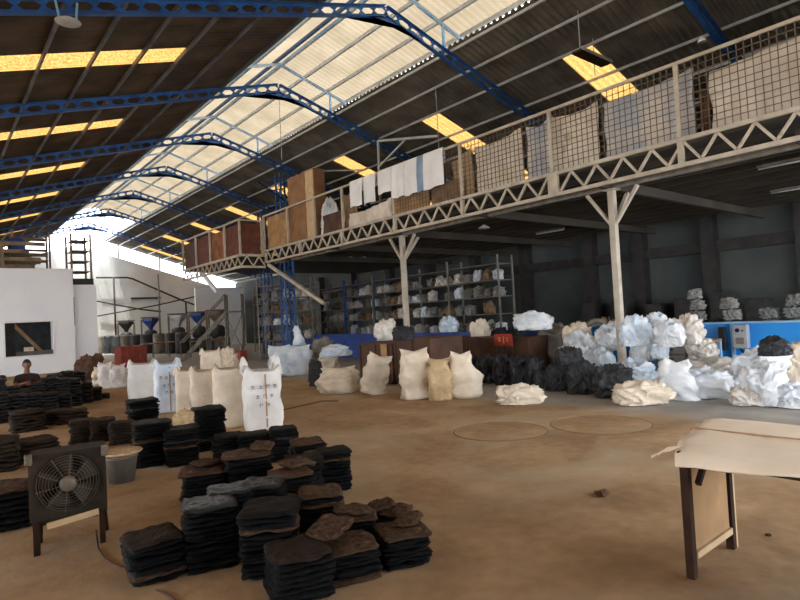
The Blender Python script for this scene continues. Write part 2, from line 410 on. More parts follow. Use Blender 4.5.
# blue lattice columns that carry the trusses
def lattice_column(x, y, z0, z1, label, w=.42):
    t = thing('lattice_column', label, 'column', (x, y, z0), 0, 'blue lattice columns')
    for sx in (-1, 1):
        for s2 in (-1, 1):
            MB().bar((sx*w/2, s2*w/2, 0), (sx*w/2, s2*w/2, z1-z0), .07).obj('upright', 'truss_blue', t)
    b = MB(); n = int((z1-z0)/.5)
    for i in range(n):
        a = i*.5; c = a+.5; f = 1 if i % 2 else -1
        for s2 in (-1, 1):
            b.bar((-f*w/2, s2*w/2, a), (f*w/2, s2*w/2, c), .03); b.bar((s2*w/2, -f*w/2, a), (s2*w/2, f*w/2, c), .03)
    b.obj('lacing', 'truss_blue', t)
    return t
for i, (x, y, lab) in enumerate(((12.2, 22.3, 'blue lattice column rising beside the end crates of the mezzanine'), (14.0, 27.84, 'blue lattice column rising behind the red boards of the far mezzanine'))):
    lattice_column(x, y, 0, roof_z(x)-.62, lab)
b = MB()
for z in (6.6, 7.2, 7.7): b.bar((11.2, 22.0, z), (12.1, 22.0, z+.25), .05); b.bar((10.9, 22.0, 7.6), (12.1, 22.0, 6.9), .05)
tag(b.obj('knee_bracket', 'truss_blue'), 'blue steel knee bracket fixed to the lattice column above the mezzanine end', 'bracket')

# ------------------------------------------------------------------ mezzanine
FX, ZB, ZTp, ZR = 11.5, 4.31, 4.81, 6.33
YE = 22.9
mz = thing('mezzanine_platform', 'long raised mezzanine floor edged with a cream zigzag truss', 'mezzanine', (FX, 0, ZB))
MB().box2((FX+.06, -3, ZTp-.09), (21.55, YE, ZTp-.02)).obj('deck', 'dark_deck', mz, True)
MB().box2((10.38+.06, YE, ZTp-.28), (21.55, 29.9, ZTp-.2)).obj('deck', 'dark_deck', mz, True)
for zc in (ZB, ZTp):
    MB().box2((FX-.04, -3, zc-.04), (FX+.04, YE, zc+.04)).obj('chord', 'cream_steel', mz, True)
    MB().box2((10.33, YE, zc-.25), (10.43, 29.9, zc-.15)).obj('chord', 'cream_steel', mz, True)
    MB().box2((10.38, YE-.05, zc-.25), (FX, YE+.05, zc-.15)).obj('chord', 'cream_steel', mz, True)
def zigzag(p, q, n, z0, z1, mname='cream_steel'):
    b = MB(); p = Vector(p); q = Vector(q)
    for i in range(n):
        a = p+(q-p)*(i/n); c = p+(q-p)*((i+.5)/n); d = p+(q-p)*((i+1)/n)
        b.bar((a.x, a.y, z0), (c.x, c.y, z1), .05); b.bar((c.x, c.y, z1), (d.x, d.y, z0), .05)
    return b
zigzag((FX, -3, 0), (FX, YE, 0), 41, ZB+.04, ZTp-.04).obj('web_bracing', 'cream_steel', mz, True)
zigzag((10.38, YE, 0), (10.38, 29.9, 0), 12, ZB-.16, ZTp-.24).obj('web_bracing', 'cream_steel', mz, True)
zigzag((10.38, YE, 0), (FX, YE, 0), 2, ZB-.16, ZTp-.24).obj('web_bracing', 'cream_steel', mz, True)
for y in [4.95-2.97*2+2.97*i for i in range(9)]:
    MB().box2((FX-.055, y-(.13 if abs(y-7.9) < .1 else .05), ZB-.0), (FX+.045, y+(.13 if abs(y-7.9) < .1 else .05), ZTp)).obj('gusset', 'cream_steel', mz, True)
for x in (12.2, 13.0, 13.8, 14.6, 15.4, 16.2, 17, 17.8, 18.6, 19.4, 20.2, 21.0):
    MB().box2((x-.04, -3, ZTp-.24), (x+.04, YE, ZTp-.09)).obj('joist', 'dark_deck', mz, True)
for y in (-.8, 3, 6.75, 10.45, 14.15, 17.8, 21.5):
    MB().box2((FX+.06, y-.06, ZB-.06), (21.55, y+.06, ZB+.16)).obj('cross_beam', 'dark_deck', mz, True)
MB().box2((12.0-.05, -3, ZB-.06), (12.0+.05, YE, ZB+.05)).obj('girder', 'machine_grey', mz, True)
# railing
rl = thing('mezzanine_railing', 'cream steel railing with dark wire mesh along the mezzanine edge', 'railing', (FX, 0, ZTp))
pys = [4.95-2.97*2, 4.95-2.97, 4.95, 7.93, 10.88, 13.87, 16.73, 18.63, 20.73, 22.85]
for y in pys: MB().box2((FX-.04, y-.04, ZTp+.05), (FX+.04, y+.04, ZR-.03)).obj('post', 'cream_steel', rl, True)
MB().box2((FX-.03, -3, ZR-.03), (FX+.03, YE, ZR+.03)).obj('top_rail', 'cream_steel', rl, True)
pb = [-3]+pys[:6]
for a, c in zip(pb[:-1], pb[1:]):
    if c-a < .3: continue
    b = MB(); n = int((c-a-.08)/.135)
    for i in range(1, n+1):
        y = a+.04+(c-a-.08)*i/(n+1)+rnd.uniform(-.008, .008)
        b.box2((FX-.007, y-.007, ZTp+.05), (FX+.007, y+.007, ZR-.03))
    for i in range(1, 11):
        z = ZTp+.05+1.44*i/11; b.bar((FX, a+.04, z+rnd.uniform(-.01, .01)), (FX, c-.04, z+rnd.uniform(-.01, .01)), .014)
    b.obj('wire_mesh', 'mesh_wire', rl, True, fix=False)
r2 = thing('mezzanine_railing', 'railing of the stepped-out far mezzanine, faced with rusty boards', 'railing', (10.38, 23, ZTp-.2))
fy = [YE, 24.5, 26.2, 28.0, 29.85]
for y in fy: MB().box2((10.34, y-.04, ZTp-.15), (10.42, y+.04, 6.12)).obj('post', 'cream_steel', r2, True)
MB().box2((FX-.14, YE-.04, ZTp-.15), (FX-.06, YE+.04, 6.12)).obj('post', 'cream_steel', r2, True)
MB().box2((10.35, YE, 6.09), (10.41, 29.9, 6.15)).obj('top_rail', 'cream_steel', r2, True)
MB().box2((10.38, YE-.03, 6.09), (FX-.06, YE+.03, 6.15)).obj('top_rail', 'cream_steel', r2, True)
MB().box2((10.5, YE+.05, ZTp-.13), (FX-.16, YE+.09, 5.98)).obj('board', 'red_panel', r2, True)
for i in range(4):
    MB().box2((10.45, fy[i]+.06, ZTp-.13), (10.49, fy[i+1]-.06, 5.98-.04*(i % 2))).obj('board', ['red_panel', 'amber_board', 'red_panel', 'rust'][i], r2, True)

# supporting columns under the mezzanine
def column(x, y, ztop, label, braces=True):
    t = thing('steel_column', label, 'column', (x, y, 0), 0)
    MB().box2((-.075, -.075, .02), (.075, .075, ztop)).obj('shaft', 'cream_steel', t, bevel=.015)
    MB().box2((-.18, -.18, 0), (.18, .18, .02)).obj('base_plate', 'cream_steel', t)
    MB().box2((-.14, -.14, ztop), (.14, .14, ztop+.02)).obj('cap_plate', 'cream_steel', t)
    if braces:
        for s_ in (-1, 1):
            MB().bar((0, s_*.07, ztop-.75), (0, s_*.62, ztop), .09, .06).obj('brace', 'cream_steel', t)
        MB().bar((.07, 0, ztop-.75), (.7, 0, ztop), .09, .06).obj('brace', 'cream_steel', t)
    return t
column(12.0, 6.75, ZB-.08, 'cream steel column with splayed braces among white plastic sacks')
column(12.0, 14.15, ZB-.08, 'cream steel column behind the rusty metal boxes')
t = MB().bar((11.55, 22.7, 4.2), (11.9, 18.9, 2.3), .12).obj('raking_strut', 'cream_steel'); tag(t, 'pale steel strut slanting down from the mezzanine corner', 'strut')
t = MB().bar(PX(202, 273, 10.5), PX(217, 292, 10.9), .16).obj('raking_strut', 'white_paint'); tag(t, 'white steel strut slanting under the far mezzanine', 'strut')

# ------------------------------------------------------------------ things on the mezzanine
def hanging(name, m, y0, y1, zt0, zt1, zb0, zb1, x, label, cat, seed, amp=.08, folds=5, sag=.12, group=None, parent=None):
    def f(u, v):
        y = y0+(y1-y0)*u; top = zt0+(zt1-zt0)*u - sag*4*u*(1-u)*(.6+.4*math.sin(seed)); bot = zb0+(zb1-zb0)*u
        z = bot+(top-bot)*(1-v)
        return (x+amp*math.sin(u*folds*2*PI+seed+v*1.3)*(.3+.7*v)+.06*nz((y, z, seed), 1.6), y+.02*math.sin(v*9+seed), z)
    n = max(12, int(abs(y1-y0)*14))
    o = MB().surf(n, 12, f, (.012, 0, 0)).obj(name, m, parent, parent is not None, smooth=True)
    if parent is None: tag(o, label, cat, group)
    return o
hanging('tarpaulin', 'tarp_grey', 8.95, 10.55, 6.27, 6.2, 4.87, 4.87, 11.72, 'grey tarpaulin behind the mesh, just right of the white cloths', 'tarpaulin', 1)
hanging('tarpaulin', 'tarp_blue', 8.0, 8.8, 6.3, 6.25, 4.87, 4.87, 11.74, 'narrow bluish grey tarpaulin behind the mesh left of a post', 'tarpaulin', 2, folds=2)
hanging('tarpaulin', 'tarp_grey', 6.78, 8.0, 6.22, 6.22, 4.87, 4.87, 11.70, 'grey tarpaulin behind the mesh above the nearest cream column', 'tarpaulin', 3, folds=3)
hanging('tarpaulin', 'tarp_blue', 4.72, 6.62, 6.22, 6.12, 4.87, 4.87, 11.72, 'sagging grey tarpaulin with bluish stain behind the mesh', 'tarpaulin', 4, folds=4)
hanging('tarpaulin', 'tarp_grey', 1.6, 4.42, 6.22, 6.0, 4.87, 4.87, 11.72, 'wide pale tarpaulin behind the mesh at the right edge', 'tarpaulin', 5, folds=6, sag=.05)
hanging('tarpaulin', 'tarp_grey', -2.6, 1.5, 6.2, 6.2, 4.87, 4.87, 11.72, 'pale tarpaulin behind the mesh beyond the right edge of the photo', 'tarpaulin', 6, folds=8)
hanging('tarpaulin', 'tarp_tan', 10.7, 11.45, 6.25, 6.0, 4.87, 4.87, 11.75, 'tan tarpaulin strip behind the mesh between white cloth and grey tarpaulin', 'tarpaulin', 7, folds=2)
hanging('brown_cloth', 'rust', 4.5, 4.68, 5.75, 5.75, 4.87, 4.87, 11.8, 'narrow brown cloth hanging in the gap between two tarpaulins', 'cloth', 8, folds=1, sag=0)
hanging('tarpaulin', 'tarp_grey', 14.1, 16.5, 5.5, 5.35, 4.87, 4.87, 11.62, 'crumpled grey tarpaulin low behind the railing under the white cloths', 'tarpaulin', 9, folds=6)
def board(y0, y1, z1, x, m, label, name='plywood_board', z0=4.86, th=.03):
    o = MB().box2((x, y0, z0), (x+th, y1, z1)).obj(name, m, bevel=.004); tag(o, label, 'board'); return o
board(21.05, 22.7, 6.25, 11.6, 'plywood', 'brown plywood board leaning on the railing at the mezzanine corner')
board(12.4, 14.0, 5.55, 11.66, 'plywood', 'tan plywood board low behind the railing under striped cloth')
board(10.95, 12.3, 5.45, 11.68, 'carton', 'brown board behind the mesh under the right end of the cloth')
board(17.1, 18.5, 5.6, 11.7, 'rust', 'rusty brown board low behind the railing beside the cabinet')
board(16.4, 17.2, 6.15, 11.9, 'carton', 'narrow brown board standing left of the white cloths')
# tall cabinet
t = thing('wooden_cabinet', 'tall brown wooden cabinet standing on the mezzanine above the railing', 'cabinet', (12.0, 19.95, 4.80))
MB().box2((-.25, -1.0, .0), (.25, 1.05, 2.8)).obj('body', 'cabinet_wood', t, bevel=.01)
MB().box2((-.29, -.35, .06), (-.255, 1.02, 2.75)).obj('door', 'cabinet_wood', t, bevel=.006)
MB().box2((-.29, -.97, .06), (-.255, -.38, 2.75)).obj('door', 'pale_wood', t, bevel=.006, label='paler door leaf')
# white cloths over the rail
def rail_cloth(y0, y1, drop, m, label, seed, parent=None, name='white_cloth', xo=.0, cat='cloth'):
    def f(u, v):
        y = y0+(y1-y0)*u
        s_ = v*(drop+.45)
        if s_ < .4: x, z = FX+.05+xo, ZR+.04-.4+s_
        elif s_ < .48: a = (s_-.4)/.08*PI; x, z = FX+(.05+xo)*math.cos(a), ZR+.04+.04*math.sin(a)
        else: x, z = FX-.05-xo-.03*(1+math.sin(u*9+seed))*min(1, (s_-.48)*2), ZR+.04-(s_-.48)*(1+.015*math.sin(u*5+seed))
        return (x, y, z)
    n = max(6, int(abs(y1-y0)*16))
    o = MB().surf(n, 30, f, (-.008, 0, 0)).obj(name, m, parent, parent is not None, smooth=True)
    if parent is None: tag(o, label, cat)
    return o
rail_cloth(15.4, 16.15, .92, 'cloth_white', 'white cloth hung over the railing, leftmost of the row', 1)
rail_cloth(14.66, 15.37, .95, 'cloth_white', 'white cloth hung over the railing, second from the left', 2)
rail_cloth(13.85, 14.55, .78, 'cloth_white', 'narrow white cloth hung over the railing, third from the left', 3)
rail_cloth(13.22, 13.83, 1.05, 'cloth_white', 'bunched white cloth over the railing left of the striped one', 5)
t = thing('striped_cloth', 'broad white cloth with a blue stripe hung over the railing', 'cloth', (FX, 12.3, ZR))
rail_cloth(12.62, 13.2, 1.08, 'cloth_white', '', 4, t, 'cloth_panel'); rail_cloth(12.34, 12.62, 1.08, 'cloth_stripe', '', 4, t, 'blue_stripe'); rail_cloth(11.5, 12.34, 1.08, 'cloth_white', '', 4, t, 'cloth_panel')
# ------------------------------------------------------------------ annex room on the left
AY = 29.
struct(MB().box2((-9, AY, 0), (2.49, AY+.2, 4.56)).obj('wall_annex', 'white_paint'))
b = MB(); b.box2((2.49, AY, 2.31), (4.37, AY+.2, 4.56)); b.box2((2.49, AY, 0), (4.37, AY+.2, .75)); b.box2((4.37, AY, 0), (5.14, AY+.2, 4.56))
struct(b.obj('wall_annex_front', 'white_paint'))
struct(MB().box2((4.94, AY+.2, 0), (5.14, AY+8, 4.56)).obj('wall_annex_side', 'white_paint'))
struct(MB().box2((-9, AY+5, 0), (4.94, AY+5.2, 4.4)).obj('wall_annex_dark_backing', 'machine_dark'))  # added dark wall; its colour stands in for the shaded room interior
struct(MB().box2((-9, AY+.2, 4.4), (4.94, AY+8, 4.54)).obj('ceiling_annex', 'white_paint'))
struct(MB().box2((5.14, AY+.25, 0), (6.12, AY+5, 3.86)).obj('wall_annex_wing', 'white_paint'))
struct(MB().box2((5.155, AY+.19, 2.0), (5.2, AY+.245, 3.3)).obj('trim_90', 'dark_steel'))
w = thing('window_1', '', '', (2.49, AY, .75)); del w['label']; del w['category']; struct(w)
b = MB(); X0, X1, Za, Zb = 2.49, 4.37, .75, 2.31
b.box2((X0, AY-.03, Za), (X0+.07, AY+.1, Zb)); b.box2((X1-.07, AY-.03, Za), (X1, AY+.1, Zb)); b.box2((X0+.07, AY-.03, Za), (X1-.07, AY+.1, Za+.07)); b.box2((X0+.07, AY-.03, Zb-.07), (X1-.07, AY+.1, Zb))
b.obj('window_frame', 'cloth_white', w, True)
b = MB(); b.box2((2.62, AY+.9, 0), (3.0, AY+1., 2.6)); tag(b.obj('inner_post', 'dark_steel'), 'black post standing just inside the annex window', 'post')
b = MB(); b.bar((2.7, AY+1.6, 2.6), (4.68, AY+1.6, .14), .35, .12); tag(b.obj('stair_stringer', 'plywood'), 'slanting tan timber stringer seen through the annex window', 'timber')
tag(MB().box2((3.0, AY+1.0, .0), (4.7, AY+1.4, .98)).obj('work_bench', 'bucket'), 'grey bench seen low through the annex window', 'bench')
tag(MB().box2((3.35, AY+1.1, .98), (3.7, AY+1.3, 1.16)).obj('storage_box', 'cream_bag'), 'cream box on the bench seen through the annex window', 'box')
# clutter on the annex roof: timber racks
for i in range(13):
    z = 4.585+(i//4)*.34+.0; y = AY+.5+(i % 4)*.55
    x0 = rnd.uniform(-4, -1); x1 = rnd.uniform(3.4, 4.8)
    o = MB().box2((x0, y-.1, z), (x1, y+.1, z+.16)).obj('timber_beam', 'timber')
    tag(o, 'long grey timber beam on the annex roof, %s layer, %s from the front' % (['lowest', 'second', 'third', 'top'][i//4], ['first', 'second', 'third', 'fourth'][i % 4]), 'timber', 'timbers on the annex roof')
    if i % 4 == 3 and i < 12:
        for q, xx in enumerate((-.5, 2.6)):
            o = MB().box2((xx-.06, AY+.4, z+.16), (xx+.06, AY+2.3, z+.34)).obj('spacer_block', 'timber')
            tag(o, 'short cross timber between the %s layers of beams, %s end' % (['lowest', 'middle', 'top'][i//4], ['left', 'right'][q]), 'timber')
def frame_rack(x, y, z, w, d, h, shelves, label, m='timber', name='storage_rack', cat='rack'):
    t = thing(name, label, cat, (x, y, z))
    for sx in (-1, 1):
        for s2 in (-1, 1): MB().box2((sx*w/2-.04, s2*d/2-.04, 0), (sx*w/2+.04, s2*d/2+.04, h)).obj('upright', m, t)
    for i in range(shelves):
        zz = h*(i+.35)/shelves; MB().box2((-w/2+.04, -d/2+.04, zz-.02), (w/2-.04, d/2-.04, zz+.02)).obj('shelf', m, t)
    return t
frame_rack(4.0, AY+3.6, 4.56, 1.5, .9, 2.1, 4, 'grey timber rack standing on the annex roof near its corner')
frame_rack(5.64, AY+1.3, 3.87, .8, 1.2, 2.4, 5, 'narrow timber rack standing on the lower annex wing')
frame_rack(1.6, AY+4.2, 4.56, 1.8, .9, 1.9, 3, 'low wide timber rack further back on the annex roof', 'dark_steel')
tag(MB().box2((5.25, AY+.35, 3.87), (6.05, AY+.65, 4.15)).obj('timber_stack', 'dark_steel'), 'dark flat box at the front edge of the annex wing', 'box')
o = MB(); o.lathe([(.0, 0), (.3, 0), (.34, .1), (.34, .5), (.2, .62), (0, .62)], 16, caps=False); at(o.obj('plastic_drum', 'machine_blue', smooth=True), (3.2, AY+1.2, 5.6)); 
tag(bpy.data.objects['plastic_drum'], 'blue drum on top of the timber beams above the annex', 'drum')
bpy.data.objects['plastic_drum'].location.z = 5.43

# ------------------------------------------------------------------ far end: pipes, machines, benches
def pipe(pts, r, m, label, name='wall_pipe', cat='pipe'):
    o = MB().tube(pts, r, 8).obj(name, m, smooth=True); tag(o, label, cat); return o
pipe([(10.4, 49.6, 5.95), (12.7, 49.6, 5.95), (13.1, 49.6, 5.85), (16.9, 49.6, 4.05), (18, 49.6, 3.6)], .07, 'dark_steel', 'dark pipe running level then sloping down the far wall')
pipe([(10.2, 49.6, 4.15), (13.6, 49.6, 3.35), (15.2, 49.6, 3.1)], .06, 'dark_steel', 'dark pipe sloping gently across the middle of the far wall')
pipe([(10.2, 48.9, 2.9), (14.6, 48.9, 3.6), (19.5, 48.9, 4.6)], .05, 'dark_steel', 'thin overhead pipe rising to the right above the machines')
for i, (x, z) in enumerate(((11.6, 5.95), (15.0, 6.2), (17.2, 3.8))):
    pipe([(x, 49.3, .0), (x, 49.3, z)], .07, 'machine_grey' if i == 1 else 'dark_steel', ['dark upright pipe near the annex on the far wall', 'grey upright pipe in the middle of the far wall', 'dark upright pipe right of the far wall machines'][i])
tag(MB().box2((13.0, 49.85, 4.2), (15.3, 49.98, 4.35)).obj('wall_bracket', 'dark_steel'), 'dark horizontal bracket fixed on the far wall', 'bracket')
struct(MB().box2((17.2, 47.0, 0), (21.5, 47.2, 4.9)).obj('wall_partition', 'white_paint'))
def machine(x, y, s, label, m='machine_dark', hopper='machine_blue'):
    t = thing('press_machine', label, 'machine', (x, y, 0), rnd.uniform(-.2, .2))
    MB().box2((-.55*s, -.5*s, .0), (.55*s, .5*s, .8*s)).obj('base', m, t, bevel=.03)
    MB().lathe([(.3*s, 0), (.42*s, .15*s), (.42*s, .6*s), (.25*s, .75*s)], 16, (0, 0, .8*s)).obj('drum', m, t, smooth=True)
    MB().lathe([(.12*s, 1.55*s), (.18*s, 1.75*s), (.55*s, 2.2*s), (.55*s, 2.35*s)], 4).obj('hopper', hopper, t)
    for sx in (-1, 1): MB().box2((sx*.6*s-.05, -.06, 0), (sx*.6*s+.05, .06, 2.3*s)).obj('upright', 'machine_grey', t)
    MB().box2((-.65*s, -.08, 2.36*s), (.65*s, .08, 2.46*s)).obj('crossbar', 'machine_grey', t)
    MB().lathe([(.33*s, -.05), (.36*s, -.03), (.36*s, .03), (.33*s, .05)], 20, (0, -.56*s, .55*s), 'y').obj('flywheel', 'machine_grey', t, smooth=True)
    return t
mspec = [(11.8, 47.0, 1.0, 'dark machine by the far wall, leftmost next to the annex', 'dark_steel'), (12.9, 44.6, 1.05, 'dark machine with blue hopper, second from the annex', 'machine_blue'),
         (13.9, 41.6, 1.1, 'dark machine with white hopper at the middle of the row', 'bucket_white'), (14.3, 38.6, 1.1, 'dark machine with blue hopper, second from the stairs', 'machine_blue'),
         (14.35, 35.6, 1.1, 'dark machine with grey hopper, nearest the metal stairs', 'machine_grey')]
for x, y, s, lab, hp in mspec: machine(x, y, s, lab, 'machine_dark', hp)
for i, (px, w_) in enumerate(((102, .9), (109, .9), (117, 1.0), (126, .9), (136, 1.0), (147, 1.1), (160, 1.1), (172, 1.1), (183, 1.2))):
    P = G(px, 353.5); o = MB().lathe([(0, 0), (.36*w_, 0), (.38*w_, .05), (.36*w_, .5), (.38*w_, .55), (.36*w_, .6), (.37*w_, 1.2), (.33*w_, 1.35), (0, 1.38)], 20, caps=False).obj('metal_drum', 'machine_dark' if i % 3 else 'machine_grey', smooth=True)
    o.location = P; tag(o, 'tall dark metal drum standing before the machines, %s from the annex' % ['first', 'second', 'third', 'fourth', 'fifth', 'sixth', 'seventh', 'eighth', 'ninth'][i], 'drum', 'drums before the machines')
# white work tables with boxes near machines
def work_table(x, y, w, d, h, rz, label, m='cloth_white', lm='machine_grey'):
    t = thing('work_table', label, 'table', (x, y, 0), rz)
    MB().box2((-w/2, -d/2, h-.05), (w/2, d/2, h)).obj('tabletop', m, t, bevel=.01)
    for sx in (-1, 1):
        for s2 in (-1, 1): MB().box2((sx*(w/2-.06)-.03, s2*(d/2-.06)-.03, 0), (sx*(w/2-.06)+.03, s2*(d/2-.06)+.03, h-.05)).obj('leg', lm, t)
    return t
work_table(10.2, 33.5, 2.2, 1.0, .9, .5, 'long pale table in front of the machines', 'carton')
work_table(12.1, 31.5, 1.8, .9, .9, .3, 'brown table near the foot of the metal stairs', 'carton')
# red crate
t = thing('metal_crate', 'red-brown metal crate standing behind the tall white bags', 'crate', (6.9, 26.9, 0), .1)
MB().box2((-.55, -.4, .08), (.55, .4, .98)).obj('body', 'crate_red', t, bevel=.02)
for sx in (-1, 1):
    for s2 in (-1, 1): MB().box2((sx*.48-.05, s2*.33-.05, 0), (sx*.48+.05, s2*.33+.05, .08)).obj('foot', 'crate_red', t)
b = MB()
for x in (-.28, 0, .28): b.box2((x-.03, -.42, .1), (x+.03, -.4, .96))
b.obj('rib', 'crate_red', t)
# metal stairs with curved legs
t = thing('metal_stairs', 'grey metal stair tower standing between the machines and the mezzanine', 'stairs', (10.9, 28.2, 0), -.5)
for s2 in (-1, 1):
    MB().bar((-1.3, s2*.45, 0), (.9, s2*.45, 2.3), .07, .14).obj('stringer', 'machine_grey', t)
    MB().tube([(-1.3, s2*.45, .9), (.9, s2*.45, 3.2)], .03).obj('handrail', 'machine_grey', t)
for i in range(9):
    MB().box2((-1.25+.24*i, -.42, .2+.25*i), (-1.0+.24*i, .42, .23+.25*i)).obj('tread', 'machine_grey', t)
for s2 in (-1, 1):
    for sx in (.9, 1.7): MB().tube([(sx-.25, s2*.5, 0), (sx-.05, s2*.48, .6), (sx, s2*.45, 1.4), (sx, s2*.45, 3.2)], .05).obj('leg', 'machine_grey', t, smooth=True)
MB().box2((.85, -.5, 2.3), (1.75, .5, 2.36)).obj('landing', 'machine_grey', t)
b = MB(); b.bar((.9, -.47, .3), (1.7, -.47, 2.2), .04); b.bar((1.7, -.47, .3), (.9, -.47, 2.2), .04); b.obj('cross_bracing', 'machine_grey', t)
PYTAIL = 1
# ------------------------------------------------------------------ blue low wall under the mezzanine and goods on it
t = thing('blue_partition', 'low blue-painted partition under the mezzanine behind the white sacks', 'partition', (13.95, 12, 0))
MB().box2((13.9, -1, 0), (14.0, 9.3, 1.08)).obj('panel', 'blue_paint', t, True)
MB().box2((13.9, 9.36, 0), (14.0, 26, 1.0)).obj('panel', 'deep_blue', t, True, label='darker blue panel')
MB().box2((13.86, -1, 1.08), (14.04, 9.3, 1.12)).obj('top_edge', 'blue_paint_edge', t, True)
for y in (2.4, 5.12, 6.1, 9.33): MB().box2((13.82, y-.035, 0), (13.895, y+.035, 1.08)).obj('stiffener', 'blue_paint_edge', t, True)
t = thing('meter_box', 'grey electrical meter box fixed on the blue partition', 'electrical box', (13.82, 4.95, .8), 0)
MB().box2((-.1, -.17, -.26), (.075, .13, .26)).obj('housing', 'meter_grey', t, bevel=.02)
MB().lathe([(0, -.12), (.045, -.12), (.045, -.1), (0, -.1)], 14, (0, .02, .14), 'x', caps=False).obj('dial', 'cable_black', t)
MB().lathe([(0, -.12), (.025, -.12), (.025, -.1), (0, -.1)], 12, (0, -.08, .13), 'x', caps=False).obj('switch', 'machine_grey', t); MB().box2((-.112, -.1, -.16), (-.1, .06, -.02)).obj('cover_plate', 'machine_grey', t)
o = MB().box2((13.68, 5.22, .5), (13.8, 5.36, 1.02)).obj('switch_box', 'cable_black', bevel=.02); tag(o, 'narrow black switch box beside the grey meter box', 'electrical box')
pipe([(13.75, 4.95, .54), (13.7, 4.8, .35), (13.6, 4.5, .2), (13.45, 4.2, .05)], .02, 'cable_black', 'black cable hanging down from the grey meter box', 'cable', 'cable')

# crumpled lumps (sacks of film, heaps of rubber): a few shared meshes
def crumple(seed, subdiv=4, amp=.2, flat=.45, box=.0, fold=.14):
    def rg(p, f, o): return (1-abs(nz(p, f, o))*2.2)**3 if abs(nz(p, f, o)) < .45 else 0
    bm = bmesh.new(); bmesh.ops.create_icosphere(bm, subdivisions=subdiv, radius=1)
    for v in bm.verts:
        n = v.co.copy()
        if box:
            m_ = max(abs(n.x), abs(n.y), abs(n.z)); n2 = n/m_*.78; n = n.lerp(n2, box)
        w_ = v.co+Vector((nz(v.co, 1.5, seed+2), nz(v.co, 1.5, seed+3), nz(v.co, 1.5, seed+4)))*.35
        d = 1+amp*nz(v.co, 1.3, seed)+fold*.8*rg(w_, 1.7, seed+9)+fold*.35*rg(w_, 3.0, seed+5)+fold*.1*rg(w_, 7.5, seed+1)-fold*.3
        p = n*d
        if p.z < -flat: p.z = -flat+(p.z+flat)*.12
        v.co = p
    zmin = min(v.co.z for v in bm.verts)
    for v in bm.verts: v.co.z -= zmin
    zm = max(v.co.z for v in bm.verts); mx = max(abs(v.co.x) for v in bm.verts); my = max(abs(v.co.y) for v in bm.verts)
    for v in bm.verts: v.co.x /= 2*mx; v.co.y /= 2*my; v.co.z /= zm
    me = bpy.data.meshes.new('crumpled_sack'); bm.to_mesh(me); bm.free(); me.shade_smooth()
    return me
FILM = [crumple(s, 5, .35, .5, .3, .34) for s in (1, 2.3, 3.7, 5.1, 6.9, 8.2)]
LUMP = [crumple(s, 5, .15, .6, .6, .4) for s in (11, 12.3, 13.7, 15.1)]
for me in FILM: me.materials.append(MATS['film'])
for me in LUMP: me.materials.append(MATS['dark_lump'])
def lump(name, meshes, i, px0, px1, py0, py1, m, label, cat, z=0., dep=.8, rz=None, group=None, dist=None):
    """a lump filling the pixel box px0..px1, py0..py1 when it rests at height z"""
    cx = (px0+px1)/2; P = G(cx, py1-1, z) if dist is None else PX(cx, py1, dist)
    k = ppm(P); w = (px1-px0)/k; h = (py1-py0)/k*1.0; d = w*dep
    away = Vector((P.x, P.y, 0)).normalized(); c = Vector((P.x, P.y, z if dist is None else P.z))+away*d*.42
    k2 = k/ppm(c); w *= k2; h *= k2
    o = inst(name, meshes[i % len(meshes)], c, (0, 0, math.atan2(away.y, away.x)-PI/2+(rnd.uniform(-.15, .15) if rz is None else rz)), (w*(1.22 if 'film' in name or 'plastic' in name else 1.08), d*(1.15 if 'plastic' in name else 1), h*1.1))
    slot(o, m); return tag(o, label, cat, group)
PS = 'plastic_sack'
lump(PS, FILM, 0, 617, 668, 385, 408, 'cream_bag', 'flat cream sack with a brownish end lying nearest the aisle below the column', 'sack', dep=.7)
lump(PS, FILM, 2, 680, 730, 371, 401, 'film', 'plump white plastic sack in the front row, below the two white table legs', 'sack')
lump(PS, FILM, 3, 688, 738, 361, 384, 'film_dirty', 'dusty grey white sack lying behind the plump white one', 'sack', z=.0)
lump(PS, FILM, 4, 617, 656, 361, 388, 'blue_white_bag', 'bluish white sack at the foot of the cream column', 'sack')
lump(PS, FILM, 5, 724, 752, 376, 396, 'blue_white_bag', 'small grey blue sack in the gap between the two front heaps', 'sack')
lump(PS, FILM, 0, 733, 764, 388, 408, 'film_dirty', 'dusty sack at the left foot of the right-hand heap', 'sack')
lump(PS, FILM, 3, 748, 786, 366, 409, 'film', 'big white sack at the front of the right-hand heap', 'sack')
lump(PS, FILM, 2, 778, 816, 386, 411, 'film', 'white sack at the bottom right corner of the right-hand heap', 'sack')
lump(PS, FILM, 5, 740, 790, 352, 394, 'film', 'broad white sack forming the rear top of the right-hand heap', 'sack')
lump(PS, FILM, 1, 782, 822, 347, 394, 'cream_bag', 'tall cream white sack cut by the right edge of the photo', 'sack')
lump(PS, FILM, 4, 762, 788, 338, 358, 'rubber_navy', 'dark blue grey bundle perched on top of the right-hand heap', 'bundle', z=.7, dep=.7)
